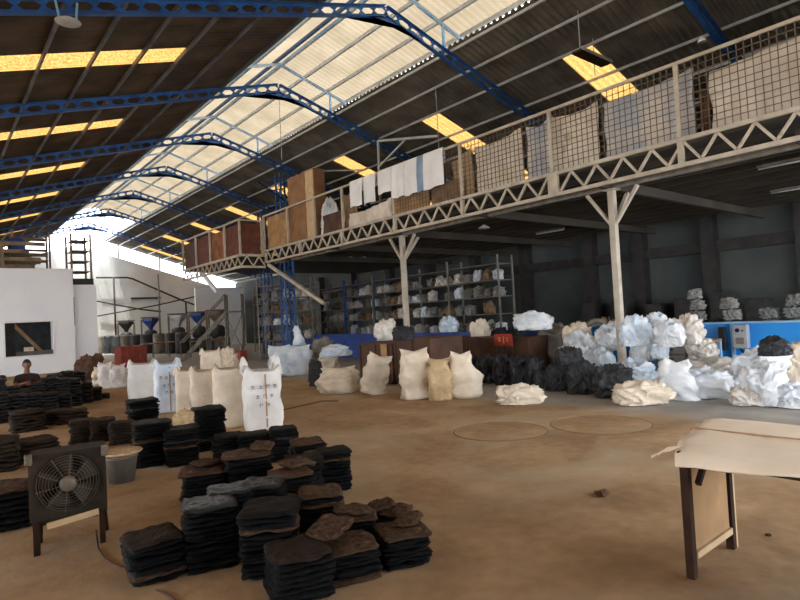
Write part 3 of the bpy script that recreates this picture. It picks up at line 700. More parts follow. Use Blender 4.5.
# heap left of the column
lump(PS, FILM, 1, 562, 596, 346, 380, 'film', 'white plastic sack left of the column, lower left of its heap', 'sack')
lump(PS, FILM, 2, 590, 616, 350, 380, 'blue_white_bag', 'white sack left of the column, lower right of its heap', 'sack')
lump(PS, FILM, 3, 566, 592, 324, 352, 'cream_bag', 'cream white sack standing on top of the heap left of the column', 'sack', dist=12.2)
lump(PS, FILM, 4, 596, 622, 326, 352, 'film', 'white sack leaning against the left side of the column', 'sack', dist=12.3)
t = MB(); pts = [(.0+.26*math.cos(a), 0, .26*math.sin(a)) for a in [i*PI/10 for i in range(21)]]
t.tube(pts, .07, 8, caps=False); pts = [(.17*math.cos(a), -.03, .17*math.sin(a)) for a in [i*PI/10 for i in range(21)]]; t.tube(pts, .035, 8, caps=False)
o = t.obj('hose_coil', 'machine_grey', smooth=True); P = G(597, 350, .5); at(o, (P.x-.15, P.y-.1, 1.0), (.1, 0, -.9)); tag(o, 'grey coil leaning on the white heap left of the column', 'coil')
# wooden table behind the sacks, heaped with film
t = thing('sorting_table', 'low wooden table with drawers under a heap of white film', 'table', (12.9, 5.9, 0))
MB().box2((-.45, -.75, .72), (.45, .8, .79)).obj('tabletop', 'carton', t, bevel=.01)
for sx, s2 in ((-1, -1), (1, -1), (-1, 1), (1, 1)): MB().box2((sx*.4-.04, s2*.7-.04, 0), (sx*.4+.04, s2*.7+.04, .72)).obj('leg', 'blue_paint_edge', t)
for i in (0, 1):
    d_ = MB().box2((-.47, -.35+.0, .3+.21*i), (.2, .3, .49+.21*i)).obj('drawer', 'bucket', t, bevel=.01)
    MB().box2((-.49, -.1, .38+.21*i), (-.47, .05, .42+.21*i)).obj('handle', 'dark_steel', d_)
tb = [(622, 650, 318, 348, 'blue_white_bag', 'bluish crumpled film on the sorting table, nearest the column'), (642, 668, 316, 346, 'film', 'white crumpled film on the sorting table, second from the column'),
      (658, 684, 322, 349, 'film', 'white film in the middle of the sorting table heap'), (674, 703, 317, 347, 'film_dirty', 'grey white film at the right end of the sorting table'),
      (650, 668, 314, 332, 'film', 'peaked white bag sticking up from the sorting table heap')]
for i, (a, b_, c, d_, m, lab) in enumerate(tb):
    lump('film_bundle', FILM, i, a, b_, c, d_, m, lab, 'film', z=(.8 if i < 4 else 1.05), dep=.7)
lump('film_bundle', FILM, 2, 628, 656, 342, 364, 'film', 'white film spilling off the left end of the sorting table', 'film', dep=.6, z=.1)
lump('film_bundle', FILM, 0, 606, 628, 322, 345, 'film', 'white film piled just behind the cream column', 'film', z=.3, dist=13.0)
lump('film_bundle', FILM, 4, 632, 654, 336, 362, 'film', 'white film hanging down before the left half of the sorting table', 'film', dep=.5, z=0, dist=12.2)
lump('film_bundle', FILM, 1, 652, 668, 338, 360, 'blue_white_bag', 'bluish film hanging before the middle of the sorting table', 'film', dep=.5, dist=12.2)
lump(PS, FILM, 3, 690, 716, 340, 362, 'film_dirty', 'dusty sack slumped against the right leg of the sorting table', 'sack', dist=12.4)
lump(PS, FILM, 1, 566, 596, 332, 362, 'film', 'white sack in the middle of the heap left of the column', 'sack', dist=11.9)
# dark bundles: rubber scrap in standing rows
j = 0
for i, (a, b_, c, d_) in enumerate([(446, 464, 358, 381), (462, 480, 357, 383), (478, 496, 357, 385), (494, 513, 358, 387), (510, 530, 358, 389), (528, 548, 359, 391)]):
    lump('rubber_bundle', LUMP, i, a, b_, c, d_, 'rubber_navy', 'black strapped rubber bundle in the row behind the cream sacks, %s from the left' % ['first', 'second', 'third', 'fourth', 'fifth', 'sixth'][i], 'bundle', dep=1.1, group='black bundles in a row')
for i, (a, b_, c, d_, z, lab) in enumerate([(546, 572, 368, 393, 0, 'black rubber heap directly right of the row of bundles'), (568, 598, 364, 396, 0, 'large black rubber heap below the white sacks left of the column'),
        (594, 634, 369, 400, 0, 'black rubber heap in front of the column foot'), (556, 584, 350, 374, .35, 'upper black rubber heap stacked behind the lower ones'), (534, 556, 373, 392, 0, 'small grey black heap of scrap at the aisle edge')]):
    lump('rubber_heap', LUMP, i+1, a, b_, c, d_, 'dark_lump', lab, 'heap', z=z, dep=.8)

# sewn woven sacks
def sack_mesh(w, d, h, seed, pinch=.8, ear=.05, slump=.0, rough=.035, tuck=.0):
    nr, n = 26, 40; b = MB(); vs = []; fs = []
    for j in range(nr+1):
        v = j/nr
        wf = 1+.05*math.sin(v*PI)+(.12*slump*(1-v)); df = (1+.12*math.sin(v*PI)+.25*slump*(1-v))
        if v < .1: q = math.sqrt(max(0, 1-((.1-v)/.1)**2)); wf *= .9+.1*q; df *= .82+.18*q
        if v > pinch: q = (v-pinch)/(1-pinch); df *= (1-q)**.6*.92+.08; wf *= 1-.10*math.sin(q*PI)+tuck*q
        e = .62
        for k in range(n):
            a = 2*PI*k/n; ca, sa = math.cos(a), math.sin(a)
            x = w/2*wf*math.copysign(abs(ca)**e, ca); y = d/2*df*math.copysign(abs(sa)**e, sa); z = h*v
            if v > .85: z += ear*abs(ca)**6*(v-.85)/.15 - .03*nz((ca, 0, seed), 2)
            p = Vector((x, y, z)); r = Vector((x, y, 0)).normalized()
            am = rough*1.5*(nz(p, 4/max(w, .3)*.6, seed)*1.6+1.3*(.35-abs(nz(p, 6, seed+3)))+.5*(.35-abs(nz(p, 14, seed+3))))
            p += r*am*(1 if v < .95 else .4); p.z += .5*rough*nz(p, 5, seed+7)*min(1, v*4)
            p.x += slump*.14*v*v*w
            vs.append(p)
    for j in range(nr):
        for k in range(n):
            a = j*n+k; c = j*n+(k+1) % n; fs.append((a, c, c+n, a+n))
    vs.append(Vector((0, 0, .0))); vs.append(sum((vs[nr*n+k] for k in range(n)), Vector())/n-Vector((0, 0, .02)))
    for k in range(n): fs.append((k, len(vs)-2, (k+1) % n)); fs.append((nr*n+k, nr*n+(k+1) % n, len(vs)-1))
    zmin = min(v[2] for v in vs)
    b.add([(v[0], v[1], v[2]-zmin) for v in vs], fs); return b
def face_rot(P): return math.atan2(P.y, P.x)-PI/2
def sack(px0, px1, py0, py1, m, label, seed, name='woven_sack', dd=.6, tilt=0, lean=0, rz=0, slump=0, pinch=.8, ear=.05, z=0, rough=.035, push=.5, tuck=0., P=None):
    cx = (px0+px1)/2; P = P or G(cx, py1-1, z); k = ppm(P); w = (px1-px0)/k; h = (py1-py0)/k; d = w*dd
    away = Vector((P.x, P.y, 0)).normalized(); c = Vector((P.x, P.y, z))+away*d*push; s = k/ppm(c)
    o = sack_mesh(w*s*.95, d*s, h*s, seed, pinch, ear, slump, rough, tuck).obj(name, m, smooth=True)
    at(o, c, (lean, tilt, face_rot(P)+rz)); return tag(o, label, 'sack')
sack(650, 692, 366, 402, 'film', 'white pointed plastic sack in the middle of the front row right of the column', 31, name=PS, tuck=-.45, pinch=.3, rough=.06, slump=.3, ear=.1, tilt=.15)
sack(402, 431, 354, 401, 'cream_bag', 'tall cream sack standing leftmost in the trio by the rusty boxes', 1, ear=.08, lean=-.04)
sack(430, 452, 362, 402, 'tan_bag', 'narrow tan sack in the middle of the trio by the rusty boxes', 2, dd=.8)
sack(448, 482, 357, 400, 'cream_bag', 'wide cream sack on the right of the trio, pointed top', 3, slump=-.5, ear=.08, tuck=-.45, pinch=.5)
sack(360, 384, 358, 396, 'cream_bag', 'cream sack tilted to the right against the rusty box', 4, tilt=.28, dd=.5, ear=.08)
sack(320, 356, 371, 395, 'cream_bag', 'slumped cream sack lying low left of the tilted one', 5, pinch=.6, rough=.07, slump=.3)
sack(320, 339, 357, 376, 'cream_bag', 'small cream sack bulging up behind the slumped one', 6, rough=.05, dd=.8)
lump('woven_sack', FILM, 2, 497, 546, 387, 407, 'cream_bag', 'lone cream sack lying flat on the floor in the aisle', 'sack', dep=.5)
lump('dark_bag', LUMP, 1, 309, 324, 362, 388, 'dark_lump', 'dark bag standing left of the slumped cream sack', 'bag', dep=.8)
# blue-white sacks beyond
sack(270, 292, 346, 376, 'blue_white_bag', 'bluish white sack standing before the dark blue panel, left one', 7, rough=.05, P=G(281, 377))
sack(288, 311, 348, 377, 'blue_white_bag', 'slumped bluish white sack before the dark blue panel, right one', 8, rough=.06, slump=.4)
sack(294, 314, 327, 372, 'blue_white_bag', 'tall pointed white sack behind the bluish sacks', 9, tuck=-.8, pinch=.3, dd=.7, tilt=-.12)
lump('film_bundle', FILM, 4, 322, 350, 346, 358, 'blue_white_bag', 'bluish film lying on top of the dark heap by the rusty box', 'film', z=.55, dep=.6)
lump('rubber_heap', LUMP, 2, 312, 336, 340, 372, 'machine_grey', 'grey dusty heap behind the dark bag', 'heap', dep=.8)
# three small sacks on the left
sack(94, 106, 369, 388, 'cream_bag', 'small white sack, leftmost of three by the annex wing', 21, dd=.7, tuck=-.3)
sack(100, 113, 365, 390, 'white_bag', 'small white sack in the middle of three by the annex wing', 22, dd=.7, ear=.07)
sack(112, 126, 367, 389, 'white_bag', 'small white sack, rightmost of three by the annex wing', 23, dd=.7, ear=.07)

# tall square bags with lifting straps
def jumbo(px0, px1, py0, py1, m, label, seed, straps, strap_h=.2, marks=None, dd=.85, rz=0):
    cx = (px0+px1)/2; P = G(cx, py1-1); k = ppm(P); w = (px1-px0)/k; h = (py1-py0)/k
    t = thing('bulk_bag', label, 'bag', P+Vector((P.x, P.y, 0)).normalized()*w*dd*.5, face_rot(P)+rz)
    t.location.z = 0
    d = w*dd; nr, n = 24, 44; vs = []; fs = []
    for j in range(nr+1):
        v = j/nr
        for q in range(n):
            a = 2*PI*q/n; ca, sa = math.cos(a), math.sin(a); e = .34
            x = w/2*math.copysign(abs(ca)**e, ca); y = d/2*math.copysign(abs(sa)**e, sa); z = h*v
            bul = 1+.05*math.sin(v*PI)-(.05 if v > .97 else 0)
            p = Vector((x*bul, y*bul, z)); r = Vector((x, y, 0)).normalized()
            p += r*(.04*nz(p, 2.6, seed)+.045*(.3-abs(nz(p, 5, seed+4)))+.02*(.3-abs(nz(p, 12, seed+4))))
            if v > .9: p.z += .09*(abs(ca*sa)*2)**3*(v-.9)/.1 + .02*nz(p, 4, seed)
            vs.append(p)
    for j in range(nr):
        for q in range(n):
            a = j*n+q; c = j*n+(q+1) % n; fs.append((a, c, c+n, a+n))
    m0 = len(vs)
    for q in range(n): p = vs[nr*n+q].copy(); vs.append(Vector((p.x*.9, p.y*.9, h*.93+.03*nz(p, 5, seed))))
    for q in range(n): a = nr*n+q; c = nr*n+(q+1) % n; fs.append((a, c, m0+(q+1) % n, m0+q))
    vs.append(Vector((0, 0, h*.97))); vs.append(Vector((0, 0, 0)))
    for q in range(n): fs.append((m0+q, m0+(q+1) % n, len(vs)-2)); fs.append(((q+1) % n, q, len(vs)-1))
    zmin = min(v[2] for v in vs); vs = [(v[0], v[1], v[2]-zmin) for v in vs]
    MB().add(vs, fs).obj('sleeve', m, t, smooth=True)
    for sx, sy_ in straps:
        x = sx*w*.42; y = sy_*d*.40
        b = MB(); wd = .055
        def f(u, v, x=x, y=y, sx=sx):
            return (x+(u-.5)*.17*(1-.55*v)+.02*sx*v, y+.02*math.sin(v*3)-.02*(u-.5), h-.08+v*(strap_h+.06)-.05*(abs(u-.5)*2)**2*v)
        b.surf(6, 6, f, (0, .025, 0)); b.obj('lifting_strap', m, t, smooth=True)
    if marks:
        # printed character-like marks in three rows and a tan seam tape
        yf = -d/2*1.045-.012
        MB().surf(1, 12, lambda u, v: (w*(.06+.045*(u-.5)), yf-.012*math.sin(v*PI), h*(.04+.9*v)), (0, .006, 0)).obj('seam_tape', 'strip_tan', t)
        b = MB()
        for row, (zz, xs) in enumerate(((.73, (-.3, -.08, .13, .32)), (.57, (-.17, .03, .22)), (.42, (-.08, .12)))):
            for i, xx in enumerate(xs):
                s_ = .028*(1 if row else 1.1)
                cx_, cz_ = xx*w, zz*h
                for (a, c) in [[((-1, .5), (.8, .7)), ((-.2, 1), (-.3, -1)), ((.5, .3), (.6, -.8))], [((-.8, -.9), (.9, -.7)), ((0, .9), (.1, -.8)), ((-.7, .2), (.6, .3))], [((-.6, .9), (-.7, -.8)), ((-.6, .8), (.7, .7)), ((.7, .7), (.6, -.2))]][(i+row) % 3]:
                    b.bar((cx_+a[0]*s_, yf-.004, cz_+a[1]*s_), (cx_+c[0]*s_, yf-.004, cz_+c[1]*s_), .014, .01)
        b.obj('printed_mark', 'ink', t, label='faded dark printing')
    return t
jumbo(246, 281, 372, 431, 'white_bag', 'tall white bulk bag with faded printing, rightmost at the front of the row', 1, ((1, -1), (-1, 1), (1, 1)), .24, True, rz=.12)
jumbo(216, 248, 370, 429, 'cream_bag', 'greyish cream bulk bag directly left of the printed one', 2, ((1, -1), (1, 1)), .14, rz=.1)
jumbo(193, 220, 372, 426, 'cream_bag', 'tan stained bulk bag third from the right in the front row', 3, ((-1, -1), (1, 1)), .1)
jumbo(178, 197, 372, 416, 'cream_bag', 'narrow cream bulk bag behind the tallest black stack', 4, ((-1, -1),), .12)
jumbo(157, 180, 365, 414, 'blue_white_bag', 'bluish white bulk bag with faint marks, second from the left', 5, ((-1, -1), (1, -1), (1, 1)), .12, True, rz=.1)
jumbo(131, 156, 365, 404, 'white_bag', 'white bulk bag, leftmost of the row', 6, ((-1, -1), (-1, 1), (1, 1)), .12)
jumbo(203, 222, 352, 392, 'cream_bag', 'cream bulk bag in the back row, left of the rumpled one', 7, ((-1, -1),), .1)
lump('bulk_bag', FILM, 3, 216, 240, 351, 385, 'cream_bag', 'rumpled cream bulk bag in the back row by the stairs', 'bag', dep=.8)
lump('dusty_heap', FILM, 5, 174, 200, 412, 432, 'tan_bag', 'small tan heap of scrap between black stacks and bulk bags', 'heap', dep=.8)
tag(MB().box2((-.14, -.12, 0), (.14, .12, .75)).obj('gas_cylinder_rack', 'crate_red', bevel=.03), 'narrow red-brown box standing right of the back row bulk bags', 'box').location = G(243, 372)

# ------------------------------------------------------------------ rusty metal boxes
def rusty_box(y0, y1, x0, x1, h, label, m='rust'):
    c = ((x0+x1)/2, (y0+y1)/2, 0); t = thing('rusty_box', label, 'metal box', c)
    MB().box2((x0, y0, .06), (x1, y1, h)).obj('body', m, t, True, bevel=.01)
    b = MB(); n = max(2, int((y1-y0)/.45))
    for i in range(n+1): yy = y0+.03+(y1-y0-.06)*i/n; b.box2((x0-.03, yy-.03, .06), (x0, yy+.03, h))
    b.box2((x0-.03, y0, h-.05), (x0, y1, h)); b.box2((x0-.03, y0, .06), (x0, y1, .11)); b.obj('rib', m, t, True)
    for yy in (y0+.1, y1-.1):
        for xx in (x0+.1, x1-.1): MB().box2((xx-.05, yy-.05, 0), (xx+.05, yy+.05, .06)).obj('foot', 'dark_steel', t, True)
rusty_box(9.45, 10.75, 8.7, 9.7, 1.12, 'rusty brown metal box behind the tilted and tall cream sacks')
rusty_box(10.85, 12.2, 8.7, 9.7, 1.0, 'rusty brown metal box left of the first one, behind the slumped sack')
rusty_box(9.0, 12.6, 11.6, 12.4, .95, 'long rusty metal bin behind the row of black bundles')
tag(MB().box2((8.66-.03, 11.0, .0), (8.66, 11.22, .98)).obj('plywood_strip', 'plywood'), 'upright tan plank leaning on the left rusty box', 'plank')
lump('dark_bag', LUMP, 0, 392, 415, 328, 342, 'dark_lump', 'dark lump lying on top of the rusty box', 'bag', z=1.14, dep=.8, dist=None)
# red sign board, grey drum cover etc
t = thing('sign_board', 'small red sign with worn yellow lettering behind the black bundles', 'sign', (11.35, 9.6, .9))
MB().box2((-.02, -.28, -.15), (.02, .28, .15)).obj('board', 'sign_red', t)
b = MB()
for x0, z0, x1, z1 in ((.17, .05, .06, .055), (.16, .0, .05, -.01), (.12, .08, .1, -.05), (-.02, .09, -.03, -.09), (-.05, .06, -.09, .05), (-.13, .07, -.17, -.06), (-.17, .06, -.12, -.02)): b.bar((-.026, x0, z0), (-.026, x1, z1), .022, .01)
b.obj('lettering', 'sign_gold', t)
MB().box2((.02, -.03, -.9), (.05, .03, .15)).obj('stake', 'dark_steel', t)
def cover(P, w, d, h, m, label, name='covered_pallet', rz=0):
    o = inst(name, LUMP[3], P, (0, 0, rz), (w, d, h)); slot(o, m); return tag(o, label, 'covered load')
cover((12.9, 9.0, 0), 1.2, 1.5, 1.28, 'machine_grey', 'grey wrapped load left of the bright blue panel', rz=.2)
cover((12.9, 10.9, 0), .9, 1.1, 1.2, 'rubber_navy', 'dark wrapped load behind the red sign', rz=.1)
lump('film_bundle', FILM, 1, 516, 551, 313, 332, 'film', 'white ragged film draped over the grey wrapped load', 'film', z=1.1, dep=.7)
lump('film_bundle', FILM, 3, 472, 490, 320, 342, 'cream_bag', 'white triangular cloth hanging by the dark wrapped load', 'film', dist=12.2, dep=.4)
lump('film_bundle', FILM, 0, 440, 458, 318, 334, 'blue_white_bag', 'bluish film left of the white triangular cloth', 'film', z=.9, dep=.5)
lump('film_bundle', FILM, 5, 376, 396, 320, 341, 'film_dirty', 'dusty film bundle lying behind the rusty boxes', 'film', dist=9.3, dep=.5)
# stuff behind the blue partition: columns of grey blocks, low piles
def goods_column(x, y, n, w, label, hh=.28):
    for i in range(n):
        o = inst('grey_block', LUMP[i % 4], (x+rnd.uniform(-.03, .03), y+rnd.uniform(-.03, .03), i*hh), (0, 0, rnd.uniform(-.2, .2)), (w, w, hh*1.02)); slot(o, 'grey_goods')
        tag(o, 'grey bundle in the %s, %s' % (label, (ORD[i]+' up') if 0 < i < n-1 else ('lowest' if i == 0 else 'topmost')), 'bundle', 'grey bundles behind the blue partition')
goods_column(15.1, 6.37, 7, .36, 'tall pile left behind the blue partition')
goods_column(15.0, 5.55, 6, .42, 'pile behind the meter box')
goods_column(15.3, 4.25, 6, .5, 'pile at the right end behind the partition')
goods_column(15.2, 4.8, 5, .42, 'low pile behind the blue partition')
for i, (y, m) in enumerate(((8.9, 'carton'), (8.2, 'dark_lump'), (7.5, 'grey_goods'), (5.9, 'dark_lump'), (9.6, 'carton'), (10.6, 'dark_lump'))):
    o = inst('goods_pile', LUMP[i % 4], (15.0, y, 0), (0, 0, i), (.8, .7, 1.35-.05*i)); slot(o, m)
    tag(o, '%s pile behind the partition, %s' % ({'carton': 'tan', 'dark_lump': 'dark', 'grey_goods': 'grey'}[m], ['right above the bright blue panel', 'next to the tan one by the column', 'directly behind the cream column', 'between the two tall grey piles', 'left of the bright blue panel', 'behind the grey wrapped load'][i]), 'pile')
for i, y in enumerate((1.2, 3.0, 6.9, 8.0, 9.2, 10.3, 11.6, 13.0)):
    o = MB().box2((-.35, -.3, 0), (.35, .3, 1.9-.15*(i % 3))).obj('dark_cabinet', 'dark_steel', bevel=.02); o.location = (21.0, y, 0)
    tag(o, 'dark cabinet against the right wall under the mezzanine, %s from the right' % ['first', 'second', 'third', 'fourth', 'fifth', 'sixth', 'seventh', 'eighth'][i], 'cabinet')
# storage racks under the mezzanine, with goods
def goods_rack(x, y, rz, word, um, levels=(.12, .85, 1.55, 2.2, 2.8, 3.4), hgt=3.7, drop=.08, heavy=False):
    t = thing('storage_rack', word[0], 'rack', (x, y, 0), rz)
    cs, sn = math.cos(rz), math.sin(rz)
    for sx in (-1, 1):
        for s2 in (-1, 1): MB().box2((sx*.4-.03, s2*1.3-.03, 0), (sx*.4+.03, s2*1.3+.03, hgt)).obj('upright', um, t)
    for z in levels: MB().box2((-.36, -1.26, z-.03), (.36, 1.26, z)).obj('shelf', 'machine_grey', t)
    for li, z in enumerate(levels[1:-1]):
        for q in range(5):
            if rnd.random() < drop: continue
            dy = -1.0+q*.5; me = (LUMP+FILM)[rnd.randrange(10)]
            h_ = rnd.uniform(.34, .52); m = rnd.choice(['grey_goods', 'grey_goods', 'machine_grey', 'film_dirty', 'carton', 'film'])
            o = inst('packed_goods', me, (x-dy*sn-.05*cs, y+dy*cs-.05*sn, z), (0, 0, rz+rnd.uniform(-.1, .1)), (.5, .42, h_)); slot(o, m)
            tag(o, '%s bundle, %s shelf of %s, %s from right' % ({'grey_goods': 'grey', 'machine_grey': 'brown grey', 'film_dirty': 'dusty white', 'carton': 'tan', 'film': 'white'}[m], ['lowest', 'second', 'third', 'top'][li], word[1], ['first', 'second', 'middle', 'fourth', 'fifth'][q]), 'bundle', 'goods on the storage racks')
for r, wd in enumerate(('nearest', 'second', 'third', 'fourth', 'farthest')):
    goods_rack(16.4+.3*r, 14.9+2.9*r, 0, ('tall grey storage rack under the mezzanine, %s of the long row' % wd, wd+' rack'), 'machine_blue' if r > 2 else 'machine_grey')
goods_rack(14.9, 26.6, .9, ('crowded metal rack directly right of the stair tower', 'rack by the stairs'), 'machine_grey', drop=0)
goods_rack(13.2, 24.2, .75, ('crowded rack standing just behind the dark blue panel', 'rack behind the blue panel'), 'machine_grey', drop=0)
goods_rack(16.2, 31.0, .8, ('crowded rack deep under the mezzanine behind the stair tower', 'rack deep behind the stairs'), 'machine_grey', drop=0)
# lamps under the deck
for i, (px, py, z) in enumerate(((484, 228, 4.45), (550, 232, 4.45), (790, 163, 4.45), (797, 189, 4.45))):
    P = G(px, py, z) if i else G(px, py, z)
    t = thing('ceiling_lamp', ['small white lamp dish under the mezzanine deck', 'unlit tube lamp under the middle of the mezzanine deck', 'unlit tube lamp under the deck at the right edge, nearer one', 'unlit tube lamp under the deck at the right edge, farther one'][i], 'lamp', P)
    if i == 0:
        MB().lathe([(.02, .12), (.05, .1), (.2, .0), (.19, -.01), (.0, .03)], 16, caps=False).obj('shade', 'lamp_white', t, smooth=True); MB().tube([(0, 0, .1), (0, 0, .26)], .012).obj('stem', 'dark_steel', t)
    else:
        MB().tube([(0, -.6, 0), (0, .6, 0)], .018).obj('tube', 'lamp_white', t, smooth=True); MB().box2((-.04, -.62, .03), (.04, .62, .08)).obj('fitting', 'machine_grey', t)
        for yy in (-.5, .5): MB().box2((-.01, yy-.01, .08), (.01, yy+.01, .3)).obj('hanger', 'dark_steel', t)
# lamp fixture hung below the nearest amber strip on the right and one on the left
P = G(590, 58, 6.9); d_ = ray(594, 60); P = PY(592, 58, 7.4)
t = thing('hanging_lamp', 'long dark lamp fixture hanging below the nearest amber strip on the right', 'lamp', P)
MB().box2((-.65, -.14, -.03), (.65, .14, .03)).obj('housing', 'dark_wood', t); MB().box2((-.66, -.17, -.01), (.66, -.14, .05)).obj('rim', 'roof_steel', t)
for xx in (-.5,): MB().tube([(xx, 0, .03), (xx, 0, roof_z(P.x+xx)-.05-P.z)], .015).obj('hanger', 'roof_steel', t)
P = PY(68, 22, 10.7)
t = thing('hanging_lamp', 'small lamp hanging from the nearest blue truss at the upper left', 'lamp', P)
MB().lathe([(.02, .1), (.06, .08), (.2, .0), (.19, -.01), (0, .02)], 16, caps=False).obj('shade', 'roof_steel', t, smooth=True)
for xx in (-.12, .12): MB().tube([(xx, 0, .0), (xx*1.4, .1, .42)], .02).obj('hanger', 'blue_paint_edge', t)
P = PY(702, 42, 5.3)
t = thing('hanging_lamp', 'small pale lamp hanging by the blue truss above the railing at the right', 'lamp', P)
MB().lathe([(.02, .14), (.05, .12), (.1, .0), (.09, -.01), (0, .02)], 12, caps=False).obj('shade', 'cloth_white', t, smooth=True)
MB().tube([(0, 0, .12), (0, -.1, 7.55-P.z)], .012).obj('hanger', 'roof_steel', t)
# light bracket frame above the white cloths
A = PX(378, 168, 12.0); B_ = PX(378, 141, 12.0); C_ = PX(438, 136, 12.0); D_ = PX(405, 140, 12.0)
t = thing('pipe_bracket', 'cream pipe frame with a diagonal brace above the white cloths', 'bracket', (A.x, A.y, ZTp))
MB().bar((A.x, A.y, ZTp), B_, .06).obj('upright', 'roof_steel', t, True); MB().bar(B_, C_, .07).obj('arm', 'roof_steel', t, True); MB().bar(A, D_, .05).obj('brace', 'roof_steel', t, True)
A = PX(318, 171, 12.75); B_ = PX(362, 170, 12.75)
t = thing('pipe_bracket', 'thin cream pipe arm to the right of the tall cabinet', 'bracket', (12.75, A.y, ZTp))
MB().bar((12.75, A.y, ZTp), A, .05).obj('upright', 'roof_steel', t, True); MB().bar(A, B_, .05).obj('arm', 'roof_steel', t, True)
lump('dust_sheet', FILM, 4, 321, 341, 196, 226, 'film', 'crumpled white film bundle on the mezzanine right of the cabinet', 'film', dist=11.9, dep=.5)
bpy.data.objects['dust_sheet'].location.z = 4.83
bpy.data.objects['dust_sheet'].scale.z *= 1.25
# hanging wires from the roof
for i, (px, Y, zz) in enumerate(((434, 12.5, 6.5), (280, 17.6, 7.3), (594, 7.6, 7.4))):
    P = PY(px, 60 if i != 1 else 120, Y); 
    o = MB().tube([(P.x, P.y, zz), (P.x, P.y, roof_z(P.x)-.1)], .012, 6).obj('hanging_wire', 'roof_steel')
    tag(o, ['thin wire hanging above the mezzanine near the amber strips', 'thin wire hanging down by the ridge skylight', 'thin wire hanging beside the dark lamp fixture'][i], 'wire')
# ------------------------------------------------------------------ stacks of folded rubber sheets
def sheet_mesh(seed, t=1.0):
    """unit sheet: 1 x 1 footprint with irregular folded edges, thickness 1"""
    n = 14; vs = []; fs = []
    def P(u, v, s):
        x, y = u-.5, v-.5
        m_ = max(abs(x), abs(y))*2; cr_ = (abs(x*y)*4)**3
        k = 1-.10*cr_+.07*nz((x, y, 0), 3, seed)*m_+.05*nz((x, y, 0), 11, seed+3)*m_**3
        edge = max(0, (m_-.8)/.2); th = .5*(1-edge*edge*.75)
        z = .5+s*th+.4*nz((x, y, 0), 3.2, seed+1)+.3*nz((x, y, 0), 9, seed+2)*m_-(.18*edge if s > 0 else .05*edge)
        return (x*k, y*k, z)
    w = n+1
    for s in (1, -1):
        for j in range(w):
            for i in range(w): vs.append(P(i/n, j/n, s))
    m = w*w
    for j in range(n):
        for i in range(n):
            a = j*w+i; fs.append((a, a+1, a+w+1, a+w)); fs.append((m+a, m+a+w, m+a+w+1, m+a+1))
    ring = [i for i in range(w)] + [j*w+n for j in range(1, w)] + [n*w+i for i in range(n-1, -1, -1)] + [j*w for j in range(n-1, 0, -1)]
    for k in range(len(ring)):
        a = ring[k]; b_ = ring[(k+1) % len(ring)]; fs.append((b_, a, a+m, b_+m))
    me = MB().add(vs, fs).mesh('rubber_sheet', 'rubber', True); return me
SHEETS = [sheet_mesh(s) for s in (1.1, 4.2, 7.7, 9.3, 12.8, 17.4)]
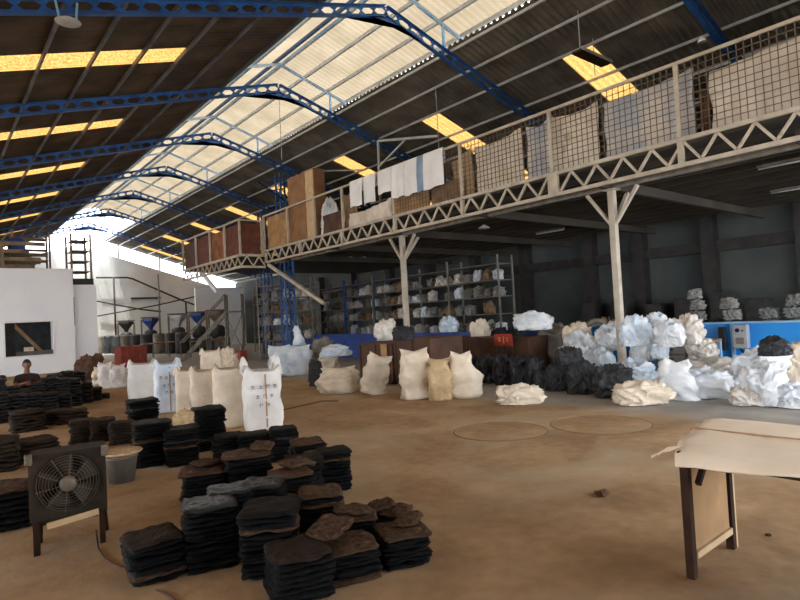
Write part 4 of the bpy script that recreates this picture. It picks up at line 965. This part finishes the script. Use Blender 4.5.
stacks = [  # px0, px1, top centre y, height, rotation, top material, description (of the stack), size
 (128, 180, 532, .28, .18, 'rubber_brown', 'low stack at the left front, nearest the fan', .35),
 (184, 236, 500, .43, .05, 'rubber_shiny', 'tall shiny-topped stack second from left at the front', .35),
 (240, 298, 506, .42, -.1, 'rubber', 'tall stack in the middle of the front', .36),
 (268, 328, 546, .28, .22, 'rubber_brown', 'frontmost stack closest to the camera', .36),
 (322, 376, 539, .22, .25, 'rubber_dusty', 'low stack right of the frontmost one', .34),
 (376, 424, 527, .22, .3, 'rubber_dusty', 'low stack at the right end of the pile', .32),
 (338, 370, 513, .25, .1, 'rubber_dusty', 'brown-topped low stack behind the right end', .3),
 (299, 340, 490, .38, .1, 'rubber_dusty', 'brown-topped tall stack right of centre', .32),
 (376, 404, 508, .18, -.5, 'rubber_dusty', 'small stack tucked behind the right end', .26),
 (272, 310, 471, .40, .15, 'rubber_dusty', 'tan-topped stack in the centre of the pile', .33),
 (248, 280, 481, .42, -.2, 'rubber_shiny', 'glossy stack left of the tan-topped centre one', .32),
 (214, 246, 486, .44, .1, 'rubber_shiny', 'glossy crumpled stack behind the shiny-topped one', .3),
 (184, 224, 468, .32, .0, 'rubber_dusty', 'brown-topped stack at the left middle edge', .38),
 (224, 268, 452, .42, .1, 'rubber_dusty', 'wide tan-topped stack below the printed bag', .42),
 (286, 320, 458, .38, .0, 'rubber', 'black stack behind the tan-topped centre one', .34),
 (318, 346, 449, .38, .1, 'rubber', 'stack at the right rear edge of the pile', .32),
 (292, 322, 440, .38, .2, 'rubber_dusty', 'dusty stack at the rear behind the black one', .34),
 (270, 296, 427, .38, .1, 'rubber', 'rearmost stack just right of the printed bag', .34),
 (240, 268, 433, .32, .0, 'rubber', 'low stack at the foot of the printed bag', .36),
 (214, 242, 434, .32, .1, 'rubber', 'low stack at the foot of the greyish bag', .36),
 (194, 224, 407, .56, .1, 'rubber', 'tallest stack in front of the tan bulk bag', .38),
 (166, 196, 427, .44, .0, 'rubber', 'stack between the two tall rear stacks', .38),
 (133, 170, 421, .52, .1, 'rubber', 'tall wide stack right of the bucket', .42),
 (128, 156, 399, .52, .2, 'rubber', 'rear stack under the leftmost bulk bag', .44),
 (306, 332, 452, .36, .1, 'rubber_dusty', 'brown-topped stack tucked in at the right rear edge', .3),
 (72, 93, 419, .34, .0, 'rubber_dusty', 'brown stack behind the fan, left one', .34),
 (92, 113, 418, .34, .0, 'rubber_dusty', 'brown stack behind the fan, right one', .34),
 (112, 132, 421, .32, .1, 'rubber', 'low stack between fan and tall wide stack', .34),
 (14, 56, 438, .28, .1, 'rubber_dusty', 'brown stack left of the fan top', .5),
 (-18, 12, 438, .4, .0, 'rubber_dusty', 'stack cut by the left edge of the photo', .42),
 (-16, 26, 484, .36, -.2, 'rubber_dusty', 'nearest stack at the left edge beside the fan', .42),
 (42, 62, 410, .24, .0, 'rubber_dusty', 'low stack in the middle left, left one', .5),
 (62, 82, 409, .24, .0, 'rubber_dusty', 'low stack in the middle left, right one', .5),
 (12, 42, 410, .35, .1, 'rubber', 'black stack behind the brown one at left', .5),
]
count = 0; LY = .033; rest = []; keep_st = set(list(range(25))+[30])
for i, (a, b_, ty, h, rz, topm, desc, size) in enumerate(stacks):
    c = G((a+b_)/2, ty, h); n = max(3, round(h/LY)) if i < 28 else max(3, round(h/.055)); t_ = h/n
    if i not in keep_st: rest.append((c, n, t_, size, rz)); continue
    base_m = 'rubber' if i < 24 else 'rubber_dusty' if i in (24, 25, 27) else 'rubber'
    fr = face_rot(c)
    for j in range(n):
        top = j == n-1; jit = .012 if not top else .02
        sc = size*1.07*rnd.uniform(.95, 1.04)
        o = inst('rubber_sheet', SHEETS[rnd.randrange(6)], (c.x+rnd.uniform(-jit, jit), c.y+rnd.uniform(-jit, jit), j*t_+.002),
                 (rnd.uniform(-.02, .02), rnd.uniform(-.02, .02), fr+rz+rnd.uniform(-.08, .08)+(PI/2)*rnd.randrange(4)), (sc, sc*rnd.uniform(.92, 1), t_*.98))
        slot(o, topm if top else (rnd.choice([base_m]*14+['rubber_dusty', 'rubber_shiny']) if i < 24 else rnd.choice([base_m, 'rubber'])))
        pos = ORD[j] if j < n-1 else 'topmost'
        tag(o, 'folded rubber sheet, %s of the %s' % (pos, desc), 'rubber sheet', 'sheets of the '+desc); count += 1
# loose folded sheets thrown across the right-hand stacks
for px, py, z, w, rz, lab in ((330, 527, .3, .3, .5, 'brown rubber sheet sliding between the frontmost stack and its right neighbour'), (352, 510, .32, .26, -.6, 'brown rubber sheet leaning over the low brown-topped stack'),
                              (382, 505, .21, .2, -.3, 'small square rubber sheet on the stack tucked behind the right end'), (408, 520, .245, .22, .5, 'small rubber flap lying over the right end stack'),
                              (262, 446, .44, .26, .9, 'tan rubber sheet lying crosswise on the wide tan-topped stack'), (296, 463, .42, .3, .2, 'tan rubber sheet shifted off the centre stack'),
                              (206, 463, .345, .28, .6, 'brown sheet lying askew on the left middle edge stack')):
    c = G(px, py, z); o = inst('rubber_sheet', SHEETS[count % 6], c-Vector((0, 0, .015)), (rnd.uniform(-.12, .12), rnd.uniform(-.12, .12), rz), (w, w*.8, .04)); slot(o, 'rubber_dusty'); count += 1
    tag(o, lab, 'rubber sheet')
# rear rows by the annex: each stack's sheets far too many to part, one heap of them
bk = MB()
def far_stack(c, h, w, n, rz0):
    for j in range(n):
        me = SHEETS[rnd.randrange(6)]; rz = rz0+rnd.uniform(-.12, .12); cs, sn = math.cos(rz), math.sin(rz); w2 = w*rnd.uniform(.94, 1.1); t_ = h/n
        bk.add([(c[0]+(v.co.x*cs-v.co.y*sn)*w2, c[1]+(v.co.x*sn+v.co.y*cs)*w2, j*t_+v.co.z*t_*.95) for v in me.vertices], [tuple(p.vertices) for p in me.polygons])
for (a, b_, ty, Y) in ((-14, 3, 379, 14.6), (3, 18, 386, 14.6), (17, 32, 389, 14.6), (31, 44, 382, 14.7), (43, 56, 377, 14.8), (55, 68, 378, 14.8), (67, 80, 378, 15.0), (79, 91, 382, 15.3), (90, 101, 387, 15.6), (100, 109, 393, 15.8),
                       (-10, 4, 376, 15.6), (48, 61, 374, 15.9), (60, 73, 371, 16.2), (72, 84, 371, 16.3), (-10, 6, 392, 13.6), (6, 24, 394, 13.7), (24, 40, 393, 13.8), (40, 56, 392, 13.9), (56, 70, 393, 14.1)):
    c = PY((a+b_)/2, ty, Y); far_stack(c, c.z, (b_-a)/ppm(c)*1.05, max(3, int(c.z/.06)), face_rot(c))
nf = len(bk.f)
for c, n, t_, size, rz in rest: far_stack(c, n*t_, size*1.05, n, face_rot(c)+rz)
bo = bk.obj('rubber_sheet_stacks', 'rubber_navy', smooth=True, fix=False); bo.data.materials.append(MATS['rubber_brown'])
for p_ in bo.data.polygons:
    if p_.index >= nf: p_.material_index = 1
tag(bo, 'distant rows of blackish blue rubber sheets stacked before the annex wall', 'rubber sheets', None, 'stuff')
lump('scrap_heap', FILM, 5, 76, 104, 357, 382, 'rust', 'brown scrap heap leaning on the annex corner', 'heap', dep=.7)
print('sheets', count)

# ------------------------------------------------------------------ fan
A = G(36, 555); B_ = G(105, 541)
fx, fy_ = (A.x+B_.x)/2, (A.y+B_.y)/2; fr = math.atan2(B_.y-A.y, B_.x-A.x)
t = thing('floor_fan', 'square brown industrial floor fan on short legs at the left front', 'fan', (fx+.02, fy_+.1, 0), fr); FAN = t
W = .51; z0, z1 = .25, .745; dp = .26; zc = (z0+z1)/2+.01
# housing: square box with a round opening front and back
b = MB(); n = 40; rr = .215
for yy, s_ in ((-dp/2, 1), (dp/2, -1)):
    vs = []; fs = []
    for k in range(n):
        a = 2*PI*k/n; ca, sa = math.cos(a), math.sin(a); m_ = max(abs(ca), abs(sa))
        vs.append((rr*ca, yy+s_*.012, zc+rr*sa)); vs.append((W/2*ca/m_, yy, (z0+z1)/2+(z1-z0)/2*sa/m_))
    for k in range(n): q = (k+1) % n; fs.append((2*k, 2*k+1, 2*q+1, 2*q))
    b.add(vs, fs)
vs = []; fs = []
for k in range(n):
    a = 2*PI*k/n; ca, sa = math.cos(a), math.sin(a); vs.append((rr*ca, -dp/2+.012, zc+rr*sa)); vs.append((rr*ca, dp/2-.012, zc+rr*sa))
for k in range(n): q = (k+1) % n; fs.append((2*k, 2*q, 2*q+1, 2*k+1))
b.add(vs, fs)
b.box2((-W/2, -dp/2, z1-.012), (W/2, dp/2, z1+.004)); b.box2((-W/2, -dp/2, z0-.004), (W/2, dp/2, z0+.012)); b.box2((-W/2-.004, -dp/2, z0), (-W/2+.012, dp/2, z1)); b.box2((W/2-.012, -dp/2, z0), (W/2+.004, dp/2, z1))
b.obj('housing', 'fan_paint', t)
for sx in (-1, 1): MB().box2((sx*W/2-.025, -dp/2-.02, z1-.07), (sx*(W/2)+.025, -dp/2+.02, z1+.015)).obj('corner_cap', 'fan_hub', t, bevel=.01)
b = MB()
for r in (.06, .083, .106, .128, .15, .172, .193, .21):
    b.tube([(r*math.cos(a), -dp/2-.035*(1-(r/.225)**2)-.004, zc+r*math.sin(a)) for a in [i*2*PI/36 for i in range(37)]], .0028, 5, caps=False)
for k in range(10):
    a = k*PI/5+.2; b.tube([(.05*math.cos(a), -dp/2-.04, zc+.05*math.sin(a)), (.16*math.cos(a), -dp/2-.026, zc+.16*math.sin(a)), (.22*math.cos(a), -dp/2-.002, zc+.22*math.sin(a))], .0035, 5)
b.obj('guard', 'fan_wire', t)
MB().lathe([(0, -dp/2-.055), (.04, -dp/2-.055), (.055, -dp/2-.045), (.058, -dp/2-.025), (.03, -dp/2-.02)], 24, (0, 0, zc), 'y', caps=False).obj('hub', 'fan_hub', t, smooth=True)
MB().lathe([(.0, -.05), (.06, -.05), (.075, .0), (.075, .09), (0, .1)], 20, (0, .0, zc), 'y', caps=False).obj('motor', 'fan_paint', t, smooth=True)
for k in range(5):
    a0 = k*2*PI/5+.4
    def f(u, v, a0=a0):
        r = .06+.145*u; a = a0+(v-.5)*(.75+.25*u)+.25*u; return (r*math.cos(a), -.06+(v-.5)*.07, zc+r*math.sin(a))
    MB().surf(6, 5, f, (0, .004, 0)).obj('blade', 'fan_blade', t, smooth=True)
for sx in (-1, 1):
    MB().bar((sx*(W/2-.035), -dp/2+.02, 0), (sx*(W/2-.035), -dp/2+.02, z0), .06, .04).obj('leg', 'dark_wood', t)
    MB().bar((sx*(W/2-.02), dp/2+.05, 0), (sx*(W/2-.035), dp/2-.03, z0), .05, .04).obj('leg', 'dark_wood', t)
MB().bar((-.15, -dp/2-.0, .205), (.2, -dp/2-.0, .25), .02, .045).obj('wooden_slat', 'pale_wood', t)
MB().bar((-W/2+.06, -dp/2+.03, .235), (W/2-.06, -dp/2+.03, .235), .03, .05).obj('crossbar', 'dark_wood', t)
pts = [G(96, 530, .1)]+[G(x, y, .008) for x, y in ((98, 548), (104, 558), (113, 564), (124, 568), (134, 574))]
tag(MB().tube(pts, .008, 6).obj('power_cable', 'cable_brown', smooth=True), 'thin brown cable curling from the fan to the nearest black stack', 'cable')
pts = [G(x, y, .006) for x, y in ((156, 590), (163, 592), (170, 596), (176, 601), (181, 608))]
tag(MB().tube(pts, .006, 6).obj('power_cable', 'cable_brown', smooth=True), 'thin cable end on the floor in front of the low left stack', 'cable')
MB().lathe([(0, dp/2-.03), (.214, dp/2-.03), (.214, dp/2-.02), (0, dp/2-.02)], 36, (0, 0, zc), 'y', caps=False).obj('rear_shutter', 'fan_paint', FAN)
# bucket with basket on top
P = G(126, 484); t = thing('bucket', 'grey bucket standing on the floor right of the fan', 'bucket', (P.x, P.y+.17, 0))
MB().lathe([(0, 0), (.13, 0), (.165, .26), (.175, .265), (.175, .28), (.155, .28), (.12, .02), (0, .02)], 28, caps=False).obj('body', 'bucket', t, smooth=True)
o = MB().lathe([(0, 0), (.14, 0), (.21, .05), (.225, .06), (.215, .075), (.13, .03), (0, .025)], 28, caps=False).obj('wicker_tray', 'wicker', smooth=True)
at(o, (P.x, P.y+.17, .262)); tag(o, 'round tan wicker tray lying on top of the grey bucket', 'tray')

# ------------------------------------------------------------------ table on the right
TX0, TX1, TY1, TY0, TZ = 3.42, 4.5, 1.66, -.9, .75
t = thing('wooden_table', 'wooden table with plywood end panel at the right edge', 'table', ((TX0+TX1)/2, (TY0+TY1)/2, 0))
MB().box2((TX0+.03, TY0, TZ-.05), (TX1-.05, TY1-.03, TZ-.002)).obj('tabletop', 'dark_wood', t, True)
for x, y in ((3.48, 1.6), (4.07, 1.6), (3.48, -.8), (4.07, -.8)):
    MB().box2((x-.024, y-.024, 0), (x+.024, y+.024, TZ-.05)).obj('leg', 'dark_wood', t, True)
MB().box2((4.095, 1.576, 0), (4.115, 1.624, TZ-.05)).obj('leg_facing', 'pale_wood', t, True)
MB().box2((3.51, 1.59, .14), (4.03, 1.61, TZ-.06)).obj('end_panel', 'plywood', t, True)
MB().box2((3.51, 1.57, .11), (4.03, 1.63, .15)).obj('stretcher', 'pale_wood', t, True)
MB().box2((3.5, -.77, TZ-.075), (3.53, 1.56, TZ-.05)).obj('apron', 'dark_wood', t, True)
MB().bar((3.5, 1.54, .56), (3.62, 1.54, .68), .03).obj('corner_brace', 'dark_wood', t, True)
nu, nv = 60, 44
def cloth(u, v):
    X = 3.385+1.165*u; ye = 1.665+.25*u-.05*(1-u)**6; Y = ye-(ye-TY0)*v
    z = TZ+.004
    if X < 3.45: z -= .062*((3.45-X)/.065)**1.4*min(1.05, max(.25, (Y-.7)*1.6))
    if v < .04: z -= .012*(1-v/.04)*(1+math.sin(u*15))
    z += .014*math.exp(-((X-4.04-.02*math.sin(Y*1.5))/.014)**2)
    z += .008*math.exp(-((X-3.62-.05*math.sin(Y*1.1))/.08)**2)
    z += .006*nz((X, Y, 0), 2.5, 3)+.003*nz((X, Y, 0), 9, 5)
    return (X, Y, max(z, TZ+.001 if 3.44 < X < 4.4 and Y < 1.62 else 0))
o = MB().surf(nu, nv, cloth, (0, 0, .007)).obj('tablecloth', 'tablecloth', smooth=True)
tag(o, 'cream cloth spread over the wooden table at the right edge', 'tablecloth')
MB().surf(1, 40, lambda u, v: (4.035+.014*u+.02*math.sin((1.85-2.6*v)*1.5), 1.80-2.6*v, TZ+.027), (0, 0, -.012)).obj('crease_line', 'strip_tan', o, label='dark strip painted in as the shade of the crease')  # strip colours in the dark line of the cloth's crease
b = MB()
for i in range(6):
    x = 3.42+.03*i; b.tube([(x, 1.65, TZ+.006), (x-.03, 1.70+.005*i, TZ-.005), (x-.05-.01*(i % 3), 1.75+.01*(i % 3), TZ-.03-.012*(i % 3))], .0025, 5)
b.obj('fringe', 'tablecloth', o)
# small stones / debris on the floor, and round covers set in it
for i, (px, py, r) in enumerate(((603, 496, .06), (597, 494, .03), (768, 536, .02))):
    me = FILM[i]; o = inst('debris_lump', me, G(px, py), (0, 0, i), (r*2.2, r*1.5, r)); slot(o, 'stone'); tag(o, ['dark brown lump of debris lying on the open floor', 'tiny brown chip beside the larger debris lump', 'tiny brown chip on the floor right of the table leg'][i], 'debris')
for i, (px, py, r) in enumerate(((500, 431, .62), (600, 424, .66))):
    P = G(px, py); b = MB(); b.lathe([(0, .0), (r-.02, .0), (r-.012, .0), (r, .006), (r+.015, 0)], 48, caps=False)
    o = b.obj('floor_cover', 'dusty_floor'); o.location = (P.x, P.y, .002); MB().lathe([(r-.004, .0045), (r+.02, .001), (r+.02, 0), (r-.004, 0)], 48, caps=False).obj('rim', 'manhole', o); tag(o, ['round worn floor cover left of the other one', 'round worn floor cover nearer the white sacks'][i], 'floor cover')
pts = [G(x, y, .006) for x, y in ((283, 410), (296, 407), (310, 404), (322, 401), (338, 401))]
tag(MB().tube(pts, .012, 5).obj('cord', 'cable_brown', smooth=True), 'thin dark cord lying on the floor right of the printed bulk bag', 'cord')

# ------------------------------------------------------------------ seated worker
def skin_mesh(name, pts, edges, m, sub=2, parent=None):
    me = bpy.data.meshes.new(name); me.from_pydata([p[:3] for p in pts], edges, []); o = bpy.data.objects.new(name, me); COL.objects.link(o)
    sk = o.modifiers.new('s', 'SKIN'); sk.use_smooth_shade = True
    for i, p in enumerate(pts):
        r = p[3] if len(p) > 3 else .04; r2 = p[4] if len(p) > 4 else r
        me.skin_vertices[0].data[i].radius = (r, r2)
    me.skin_vertices[0].data[0].use_root = True
    sb = o.modifiers.new('b', 'SUBSURF'); sb.levels = sub; sb.render_levels = sub
    dg = bpy.context.evaluated_depsgraph_get(); m2 = bpy.data.meshes.new_from_object(o.evaluated_get(dg)); o.modifiers.clear(); o.data = m2
    m2.materials.clear(); m2.materials.append(MATS[m]); m2.shade_smooth()
    if parent: o.parent = parent
    return o
P = PY(27, 384, 15.7)
wk = thing('person', 'person in a dark red shirt sitting behind the black stacks, arms folded forward', 'person', (P.x, 15.7, 0), face_rot(P)+.1)
pz = .24   # seat height; faces local -y
pts = [(0, 0, pz+.06, .14, .11), (0, -.02, pz+.28, .15, .1), (0, -.04, pz+.5, .17, .1), (0, -.05, pz+.56, .06, .055), (0, -.065, pz+.68, .06, .06),
       (-.18, -.05, pz+.48, .055, .055), (-.24, -.2, pz+.3, .045, .045), (-.08, -.38, pz+.36, .036, .036), (-.02, -.42, pz+.37, .028, .034),
       (.18, -.05, pz+.48, .055, .055), (.24, -.2, pz+.3, .045, .045), (.1, -.38, pz+.34, .036, .036), (.03, -.44, pz+.34, .028, .034),
       (-.1, -.02, pz+.04, .09, .09), (-.2, -.38, pz+.12, .07, .07), (-.16, -.42, .1, .045, .045), (-.16, -.54, .04, .035, .03),
       (.1, -.02, pz+.04, .09, .09), (.2, -.38, pz+.12, .07, .07), (.16, -.42, .1, .045, .045), (.16, -.54, .04, .035, .03)]
ed = [(0,1),(1,2),(2,3),(3,4),(2,5),(5,6),(6,7),(7,8),(2,9),(9,10),(10,11),(11,12),(0,13),(13,14),(14,15),(15,16),(0,17),(17,18),(18,19),(19,20)]
n0 = len(pts)
for base, sx in ((8, 1), (12, -1)):
    bx, by, bz = pts[base][:3]
    for i in range(4):
        k = len(pts); L_ = (.03, .036, .034, .026)[i]
        pts.append((bx+sx*.03, by-.012+.016*(i-1.5)*.6, bz-.02+.014*i, .009)); pts.append((bx+sx*(.03+L_), by-.02, bz-.024+.014*i, .0085)); pts.append((bx+sx*(.05+L_), by+.0, bz-.03+.014*i, .008))
        ed += [(base, k), (k, k+1), (k+1, k+2)]
    k = len(pts); pts.append((bx+sx*.01, by-.03, bz+.03, .011)); pts.append((bx+sx*.035, by-.045, bz+.05, .009)); ed += [(base, k), (k, k+1)]
body = skin_mesh('body', pts, ed, 'skin', 2, wk)
# head joined into the body
bm = bmesh.new(); bm.from_mesh(body.data)
hm = bmesh.new(); bmesh.ops.create_icosphere(hm, subdivisions=4, radius=1)
hc = Vector((0, -.085, pz+.755))
def head_pt(n):
    x, y, z = n.x*.078, n.y*.098, n.z*.118
    if z < 0: x *= 1+.9*z; y *= 1+.25*z
    p = Vector((x, y, z))
    if n.y < 0:
        p.y -= .024*math.exp(-((x/.013)**2+((z+.012)/.026)**2))                 # nose
        p.y += .010*math.exp(-(((abs(x)-.032)/.016)**2+((z-.012)/.014)**2))      # eye sockets
        p.y -= .006*math.exp(-((x/.028)**2+((z+.056)/.010)**2))                 # lips
        p.y -= .008*math.exp(-((x/.03)**2+((z+.095)/.02)**2))
    return p
for v in hm.verts: v.co = hc+head_pt(v.co.copy())
tmp = bpy.data.meshes.new('t'); hm.to_mesh(tmp); bm.from_mesh(tmp)
for sx in (-1, 1):
    em = bmesh.new(); bmesh.ops.create_icosphere(em, subdivisions=2, radius=1)
    for v in em.verts: v.co = hc+Vector((sx*.078+v.co.x*.011, .008+v.co.y*.018, -.005+v.co.z*.03))
    tm = bpy.data.meshes.new('t'); em.to_mesh(tm); bm.from_mesh(tm)
bm.to_mesh(body.data); body.data.shade_smooth()
b = MB(); bm2 = bmesh.new(); bmesh.ops.create_icosphere(bm2, subdivisions=4, radius=1)
vs = [v.co.copy() for v in bm2.verts]; keep = []
for v in bm2.verts:
    n = v.co; ok = n.z > .3 or (n.y > -.2 and n.z > -.35)
    keep.append(ok)
hv = [hc+head_pt(n)*1.0+Vector((n.x*.012, n.y*.012, n.z*.014))*(1+.3*nz(n, 9, 2)) for n in vs]
fs = [tuple(v.index for v in f.verts) for f in bm2.faces if all(keep[v.index] for v in f.verts)]
b.add(hv, fs).obj('hair', 'hair', wk, smooth=True, fix=False)
for sx in (-1, 1):
    e = MB().lathe([(0, -.011), (.009, -.008), (.0115, 0), (.009, .008), (0, .011)], 12, caps=False).obj('eye', 'eye_white', wk, smooth=True); e.location = hc+Vector((sx*.031, -.084, .012)); e.scale = (1, .5, .55)
    p_ = MB().lathe([(0, -.006), (.005, 0), (0, .006)], 10, caps=False).obj('pupil', 'hair', e); p_.location = (0, -.009, 0)
m_ = MB().box2((-.02, -.0035, -.003), (.02, .0035, .003)).obj('mouth', 'lip', wk, bevel=.002); m_.location = hc+Vector((0, -.1, -.056))
sp_ = [(0, 0, pz+.1, .155, .125), (0, -.02, pz+.28, .165, .115), (0, -.04, pz+.5, .18, .112), (0, -.05, pz+.57, .07, .065),
       (-.18, -.05, pz+.485, .068, .068), (-.235, -.17, pz+.34, .06, .06), (.18, -.05, pz+.485, .068, .068), (.235, -.17, pz+.34, .06, .06)]
skin_mesh('shirt', sp_, [(0,1),(1,2),(2,3),(2,4),(4,5),(2,6),(6,7)], 'shirt', 2, wk)
tp = [(0, 0, pz+.05, .155, .12), (-.1, -.02, pz+.04, .1, .1), (-.2, -.38, pz+.12, .082, .082), (-.165, -.41, .2, .06, .06), (.1, -.02, pz+.04, .1, .1), (.2, -.38, pz+.12, .082, .082), (.165, -.41, .2, .06, .06)]
skin_mesh('trousers', tp, [(0,1),(1,2),(2,3),(0,4),(4,5),(5,6)], 'trousers', 2, wk)
t = thing('low_seat', 'low wooden seat board under the seated person', 'seat', (P.x, 15.7, 0), face_rot(P)+.1)
MB().box2((-.17, -.12, .1), (.17, .18, .14)).obj('seat', 'dark_wood', t)
for sx in (-1, 1):
    for yy in (-.09, .15): MB().box2((sx*.14-.02, yy-.02, 0), (sx*.14+.02, yy+.02, .1)).obj('leg', 'dark_wood', t)

# ------------------------------------------------------------------ light
w = bpy.data.worlds.new('sky'); SC.world = w; w.use_nodes = True
bg = w.node_tree.nodes['Background']; bg.inputs['Color'].default_value = (.93, .955, 1.0, 1); bg.inputs['Strength'].default_value = 3.6
sun = bpy.data.lights.new('sun', 'SUN'); sun.energy = 3.5; sun.angle = .02; sun.color = (1, .95, .86)
so = bpy.data.objects.new('sun', sun); COL.objects.link(so); so.rotation_euler = Vector((.25, .2, -1)).to_track_quat('-Z', 'Y').to_euler()
SC.view_settings.view_transform = 'Standard'; SC.view_settings.look = 'None'; SC.view_settings.gamma = 1; SC.view_settings.use_curve_mapping = False
SC.view_settings.exposure = 1.15
SC.cycles.use_denoising = True
SC.cycles.max_bounces = 10; SC.cycles.diffuse_bounces = 6; SC.cycles.transparent_max_bounces = 12; SC.cycles.transmission_bounces = 6
SC.cycles.sample_clamp_indirect = 6
